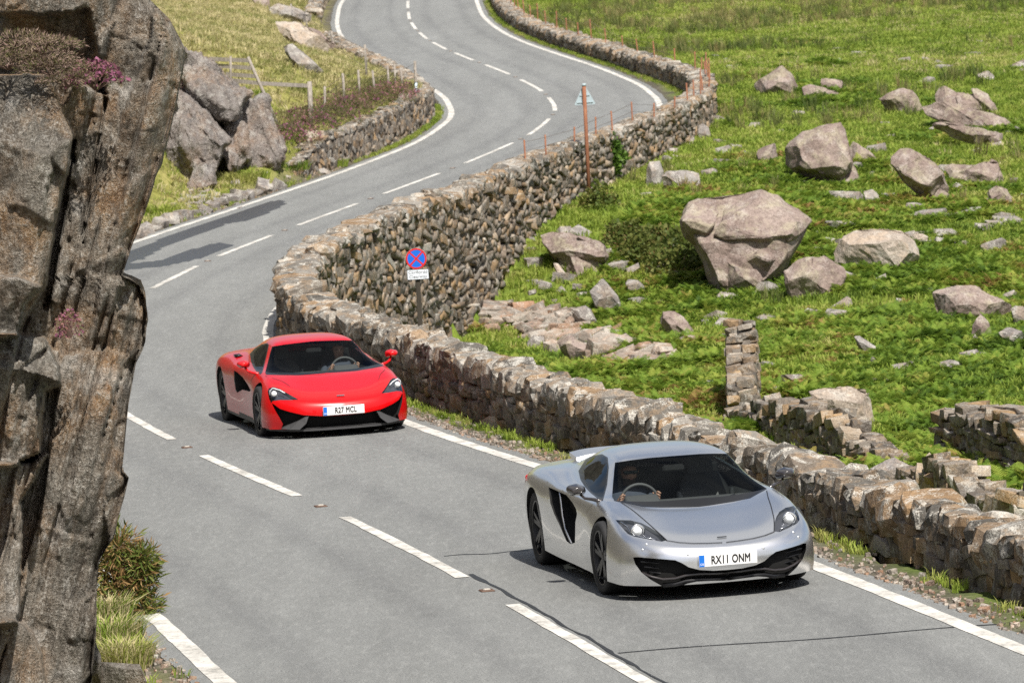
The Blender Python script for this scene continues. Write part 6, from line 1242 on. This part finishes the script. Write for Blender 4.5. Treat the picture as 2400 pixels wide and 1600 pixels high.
# ---------------------------------------------------------------- signs
def woodmat(name, a, b2, c2, rust=False):
    b = MB(name); v = b.pos(); n = b.noise(v, 6, 5, .65, sx=(8, 8, .6)); n1 = b.noise(v, 25, 4, .7)
    b.bump(n, .5, .01); return b.set(Base_Color=b.mix(b.ramp(n1, [(.35, .5), (.6, 0)]), b.ramp(n, [(.3, a), (.5, b2), (.7, c2)]), a), Roughness=.85)
M_WOOD = woodmat('weathered_wood', (.12, .10, .085), (.30, .265, .23), (.46, .42, .37)); M_WOODB = woodmat('brown_sign_post', (.03, .025, .018), (.045, .036, .026), (.06, .05, .036))
M_RUST = woodmat('rusty_steel', (.13, .05, .028), (.26, .10, .05), (.36, .17, .09)); M_WIRE = plain('fence_wire', (.16, .12, .10), .6, Metallic=.4)
M_SRED = plain('sign_red', (.55, .02, .015), .45); M_SBLUE = plain('sign_blue', (.005, .13, .62), .45); M_SWHITE = plain('sign_white', (.68, .72, .78), .5); M_SBACK = plain('sign_back_grey', (.36, .44, .48), .55); M_SDARK = plain('sign_edge_dark', (.05, .055, .06), .5)
def facing(o_, toward):               # turn local +x towards a point
    d_ = Vector(toward)-Vector(o_.location); o_.rotation_euler = (0, 0, math.atan2(d_.y, d_.x))
def disc_bm(bm, r0, r1, x, n_=40):
    a = [bm.verts.new((x, r1*math.cos(t), r1*math.sin(t))) for t in np.linspace(0, 2*math.pi, n_, endpoint=False)]
    if r0 <= 0: bm.faces.new(a); return
    b_ = [bm.verts.new((x, r0*math.cos(t), r0*math.sin(t))) for t in np.linspace(0, 2*math.pi, n_, endpoint=False)]
    for i in range(n_): bm.faces.new((a[i], a[(i+1) % n_], b_[(i+1) % n_], b_[i]))
def clearway():
    D = 71.0; c = at_depth(956, 594, D); gz = fieldz(c); root = empty('road_sign', (c[0], c[1], gz-.05)); facing(root, (CAMO[0]-4, 0, 0)); zc = c[2]-gz+.05; r_ = .152
    box('post', (-.05, 0, (zc+.1)/2), (.05, .066, zc+.1), M_WOODB, root, .006)
    bm = bmesh.new(); disc_bm(bm, 0, r_, 0); ext = bmesh.ops.extrude_face_region(bm, geom=bm.faces[:]); bmesh.ops.translate(bm, vec=(-.004, 0, 0), verts=[v for v in ext['geom'] if isinstance(v, bmesh.types.BMVert)]); bmesh.ops.recalc_face_normals(bm, faces=bm.faces)
    d_ = bm_link('sign_disc', bm, M_SBACK, root); d_.location = (0, 0, zc)
    bm = bmesh.new(); disc_bm(bm, 0, r_*.985, .003); bm_link('blue_field', bm, M_SBLUE, d_)
    bm = bmesh.new(); disc_bm(bm, r_*.83, r_*.99, .005); bm_link('red_ring', bm, M_SRED, d_)
    for e in (1, -1):
        bm = bmesh.new(); q = []
        for s_, t in ((-1, -1), (1, -1), (1, 1), (-1, 1)): a, b_ = s_*r_*.86, t*r_*.082; y_, z_ = (a-b_*1)*.7071, (a+b_)*.7071; q.append(bm.verts.new((.0045+.0008*(e > 0), y_*e, z_)))
        bm.faces.new(q); bmesh.ops.recalc_face_normals(bm, faces=bm.faces); bm_link('red_cross_bar', bm, M_SRED, d_)
    p = box('supplementary_plate', (.0, .012, zc-.228), (.006, .315, .15), M_SDARK, root, .004); box('plate_face', (.004, 0, 0), (.003, .30, .135), M_SWHITE, p, 0)
    for i, t in enumerate(('Clirffordd', 'Clearway')): text('lettering', t, .064, (.0062, 0, .03-.062*i), (math.pi/2, 0, math.pi/2), M_CHAR, p, .0005, 'CENTER', 1, 0)
    tag(root, 'round red and blue no stopping sign with a Clirffordd Clearway plate', 'road sign'); return root
clearway()
def triangle_sign():
    ya = np.arange(112, 132, .05); Xa, Ya = off(ya, wall_d(ya)+.5); k_ = np.argmin(np.abs(1176+((np.stack([Xa, Ya, 0*Xa+1.2], -1)-CAMO)@RT)/((np.stack([Xa, Ya, 0*Xa+1.2], -1)-CAMO)@FW)*FPX*.98-1350)); p = np.array([Xa[k_], Ya[k_], float(H(Xa[k_], Ya[k_])[0])]); D = float((p-CAMO)@FW); root = empty('road_sign', tuple(map(float, p))); facing(root, (0, 0, 0)); top = at_depth(1337, 198, D)[2]-p[2]
    r_ = .045; tube('pole', [(0, 0, -.1), (0, .015, top*.5), (.0, .03, top+.02)], r_, M_RUST, root, 10); lathe_ = tube('pole_cap', [(0, .03, top), (0, .03, top+.06)], r_*1.15, M_SBACK, root, 10)
    s_ = 48*1.0204*D/FPX; hh = 44*1.0204*D/FPX; z0 = top-hh*.98
    bm = bmesh.new(); q = [bm.verts.new((-.06, y_+.03, z0+z_)) for y_, z_ in ((-s_/2, .02), (-s_/2+.03, 0), (s_/2-.03, 0), (s_/2, .02), (.025, hh), (-.025, hh))]; bm.faces.new(q); e = bmesh.ops.extrude_face_region(bm, geom=bm.faces[:]); bmesh.ops.translate(bm, vec=(-.006, 0, 0), verts=[v for v in e['geom'] if isinstance(v, bmesh.types.BMVert)]); bmesh.ops.recalc_face_normals(bm, faces=bm.faces); pl = bm_link('sign_panel', bm, M_SBACK, root)
    for z_ in (.06, hh*.5): box('channel', (-.052, .03, z0+z_), (.02, s_*.8*(1-z_/hh)+.04, .03), M_SBACK, pl, .003)
    tag(root, 'back of a grey triangular warning sign on a rusty pole', 'road sign')
triangle_sign()
# ---------------------------------------------------------------- fences
def post_px(name, top, base, wd_, mat, parent, D=None, sink=.15, n_=8, square=False):
    p, d0 = hit(*base); D = D or d0; a = at_depth(*base, D); b_ = at_depth(*top, D); ax = Vector(b_-a); a = Vector(a)-ax.normalized()*sink; b_ = Vector(b_)
    o = tube(name, [tuple(a), tuple(a.lerp(b_, .5)+Vector((.004, 0, 0))), tuple(b_)], [wd_/2*1.05, wd_/2, wd_/2*.92], mat, None, 4 if square else n_, not square); keep(o, parent); return Vector(a), b_, D
def bar_px(name, p0, p1, D0, D1, h_, mat, parent):
    a = Vector(at_depth(*p0, D0)); b_ = Vector(at_depth(*p1, D1)); t = (b_-a).normalized(); u = Vector((0, 0, 1)); u = (u-t*u.dot(t)).normalized(); v = t.cross(u); V = []
    for q in (a, b_):
        for e, g_ in ((-1, -1), (1, -1), (1, 1), (-1, 1)): V.append(tuple(q+u*e*h_/2+v*g_*.018))
    keep(mesh(name, V, [(0, 1, 2, 3), (7, 6, 5, 4)]+[(i, (i+4), (i+1) % 4+4, (i+1) % 4) for i in range(4)], mat), parent)
g0, gD = hit(*Z5(920, 775)); fr_ = empty('rail_fence', tuple(map(float, g0)))
A, B, D1 = post_px('leaning_post', Z5(735, 350), Z5(920, 775), .085, M_WOOD, fr_); A, B, D2 = post_px('post', Z5(1112, 500), Z5(1120, 770), .13, M_WOOD, fr_); post_px('post', Z5(628, 345), Z5(628, 520), .06, M_WOOD, fr_, D1)
for a, b_, da, db in (((500, 362), (738, 372), D1+.6, D1), ((538, 403), (755, 418), D1+.6, D1), ((600, 455), (778, 468), D1+.5, D1), ((635, 494), (800, 510), D1+.4, D1), ((815, 512), (1100, 526), D1, D2), ((935, 776), (1062, 766), D1-.2, D2-.3)): bar_px('rail', Z5(*a), Z5(*b_), da, db, .10, M_WOOD, fr_)
tag(fr_, 'broken wooden rail fence with a leaning post beside the rock outcrop', 'fence')
g0, _ = hit(*Z5(1325, 635)); f2 = empty('wire_fence', tuple(map(float, g0))); tops = []
for tp, bs, wd_ in (((1205, 530), (1205, 720), .065), ((1315, 450), (1325, 635), .075), ((1410, 430), (1420, 630), .065), ((1497, 433), (1515, 610), .06), ((1590, 405), (1598, 580), .065), ((1668, 420), (1688, 580), .06), ((1757, 375), (1762, 560), .085)):
    a, b_, D = post_px('post', Z5(*tp), Z5(*bs), wd_, M_WOOD, f2); tops.append((a, b_))
for fz in (.55, .75, .93): keep(tube('wire', [tuple(a.lerp(b_, fz)) for a, b_ in tops], .006, M_WIRE, None, 4), f2)
tag(f2, 'row of slim grey fence posts with wire above the heather', 'fence')
g0, _ = hit(*Z5(1460, 480)); f3 = empty('wire_fence', tuple(map(float, g0))); tops = []
for tp, bs, wd_ in (((1632, 395), (1638, 560), .06), ((1450, 275), (1462, 480), .07), ((1248, 190), (1252, 310), .065), ((1092, 100), (1097, 200), .06), ((998, 25), (1000, 140), .07)):
    a, b_, D = post_px('post', Z5(*tp), Z5(*bs), wd_, M_WOOD, f3); tops.append((a, b_))
for fz in (.4, .6, .75, .9): keep(tube('wire', [tuple(a.lerp(b_, fz)) for a, b_ in tops], .006, M_WIRE, None, 4), f3)
tag(f3, 'brown wire fence climbing the yellow slope past the tan slab', 'fence')
for tp, bs, lab in (((1185, 668), (1186, 725), 'short pale stub post beside the thick fence post'), ((1765, 505), (1760, 582), 'pale blue marker post at the end of the heather')):
    t = empty('marker_post', tuple(map(float, hit(*Z5(*bs))[0]))); a, b_, D = post_px('stake', Z5(*tp), Z5(*bs), .08, plain('pale_blue_plastic', (.42, .5, .58), .5) if 'blue' in lab else M_WOOD, t); keep(tube('cap', [tuple(b_), tuple(b_+Vector((0, 0, .03)))], .046, M_WOOD, None, 8), t); tag(t, lab, 'post')
# rusty stakes with wire along the field side of the wall
def stake_fence(label, ys):
    y0 = ys[0][0]; X, Y = off(y0, float(wall_d(y0))+.3); root = empty('stake_fence', (float(X), float(Y), float(H(X, Y)[0]))); tp_ = []
    for y, hh, ln in ys:
        X, Y = off(y, float(wall_d(y))+.18); z0 = float(zr(y)+wall_h(y))-.35; top = Vector((float(X)+ln, float(Y), z0+.35+hh)); keep(tube('stake', [(float(X), float(Y), z0-.4), tuple(top)], .02, M_RUST, None, 6), root); tp_.append(top)
    for dz in (.06, .25): keep(tube('wire', [tuple(t-Vector((0, 0, dz))) for t in tp_], .005, M_WIRE, None, 4), root)
    tag(root, label, 'fence')



stake_fence('rusty stakes and wire along the top of the tall retaining wall', [[111.7, .55, 0], [114.1, .5, .02], [117.4, .45, .06], [120.0, .5, .05], [122.2, .52, -.01], [124.8, .6, .0], [127.6, .4, .06], [130.5, .35, .1]])
stake_fence('rusty stakes leaning behind the wall at the far bend', [[133+1.35*i, random.uniform(.4, .75), random.uniform(-.06, .1)] for i in range(12)])
stake_fence('rusty stakes and wire following the upper wall into the pasture', [[152+3.3*i, random.uniform(.4, .7), random.uniform(-.08, .05)] for i in range(22)])
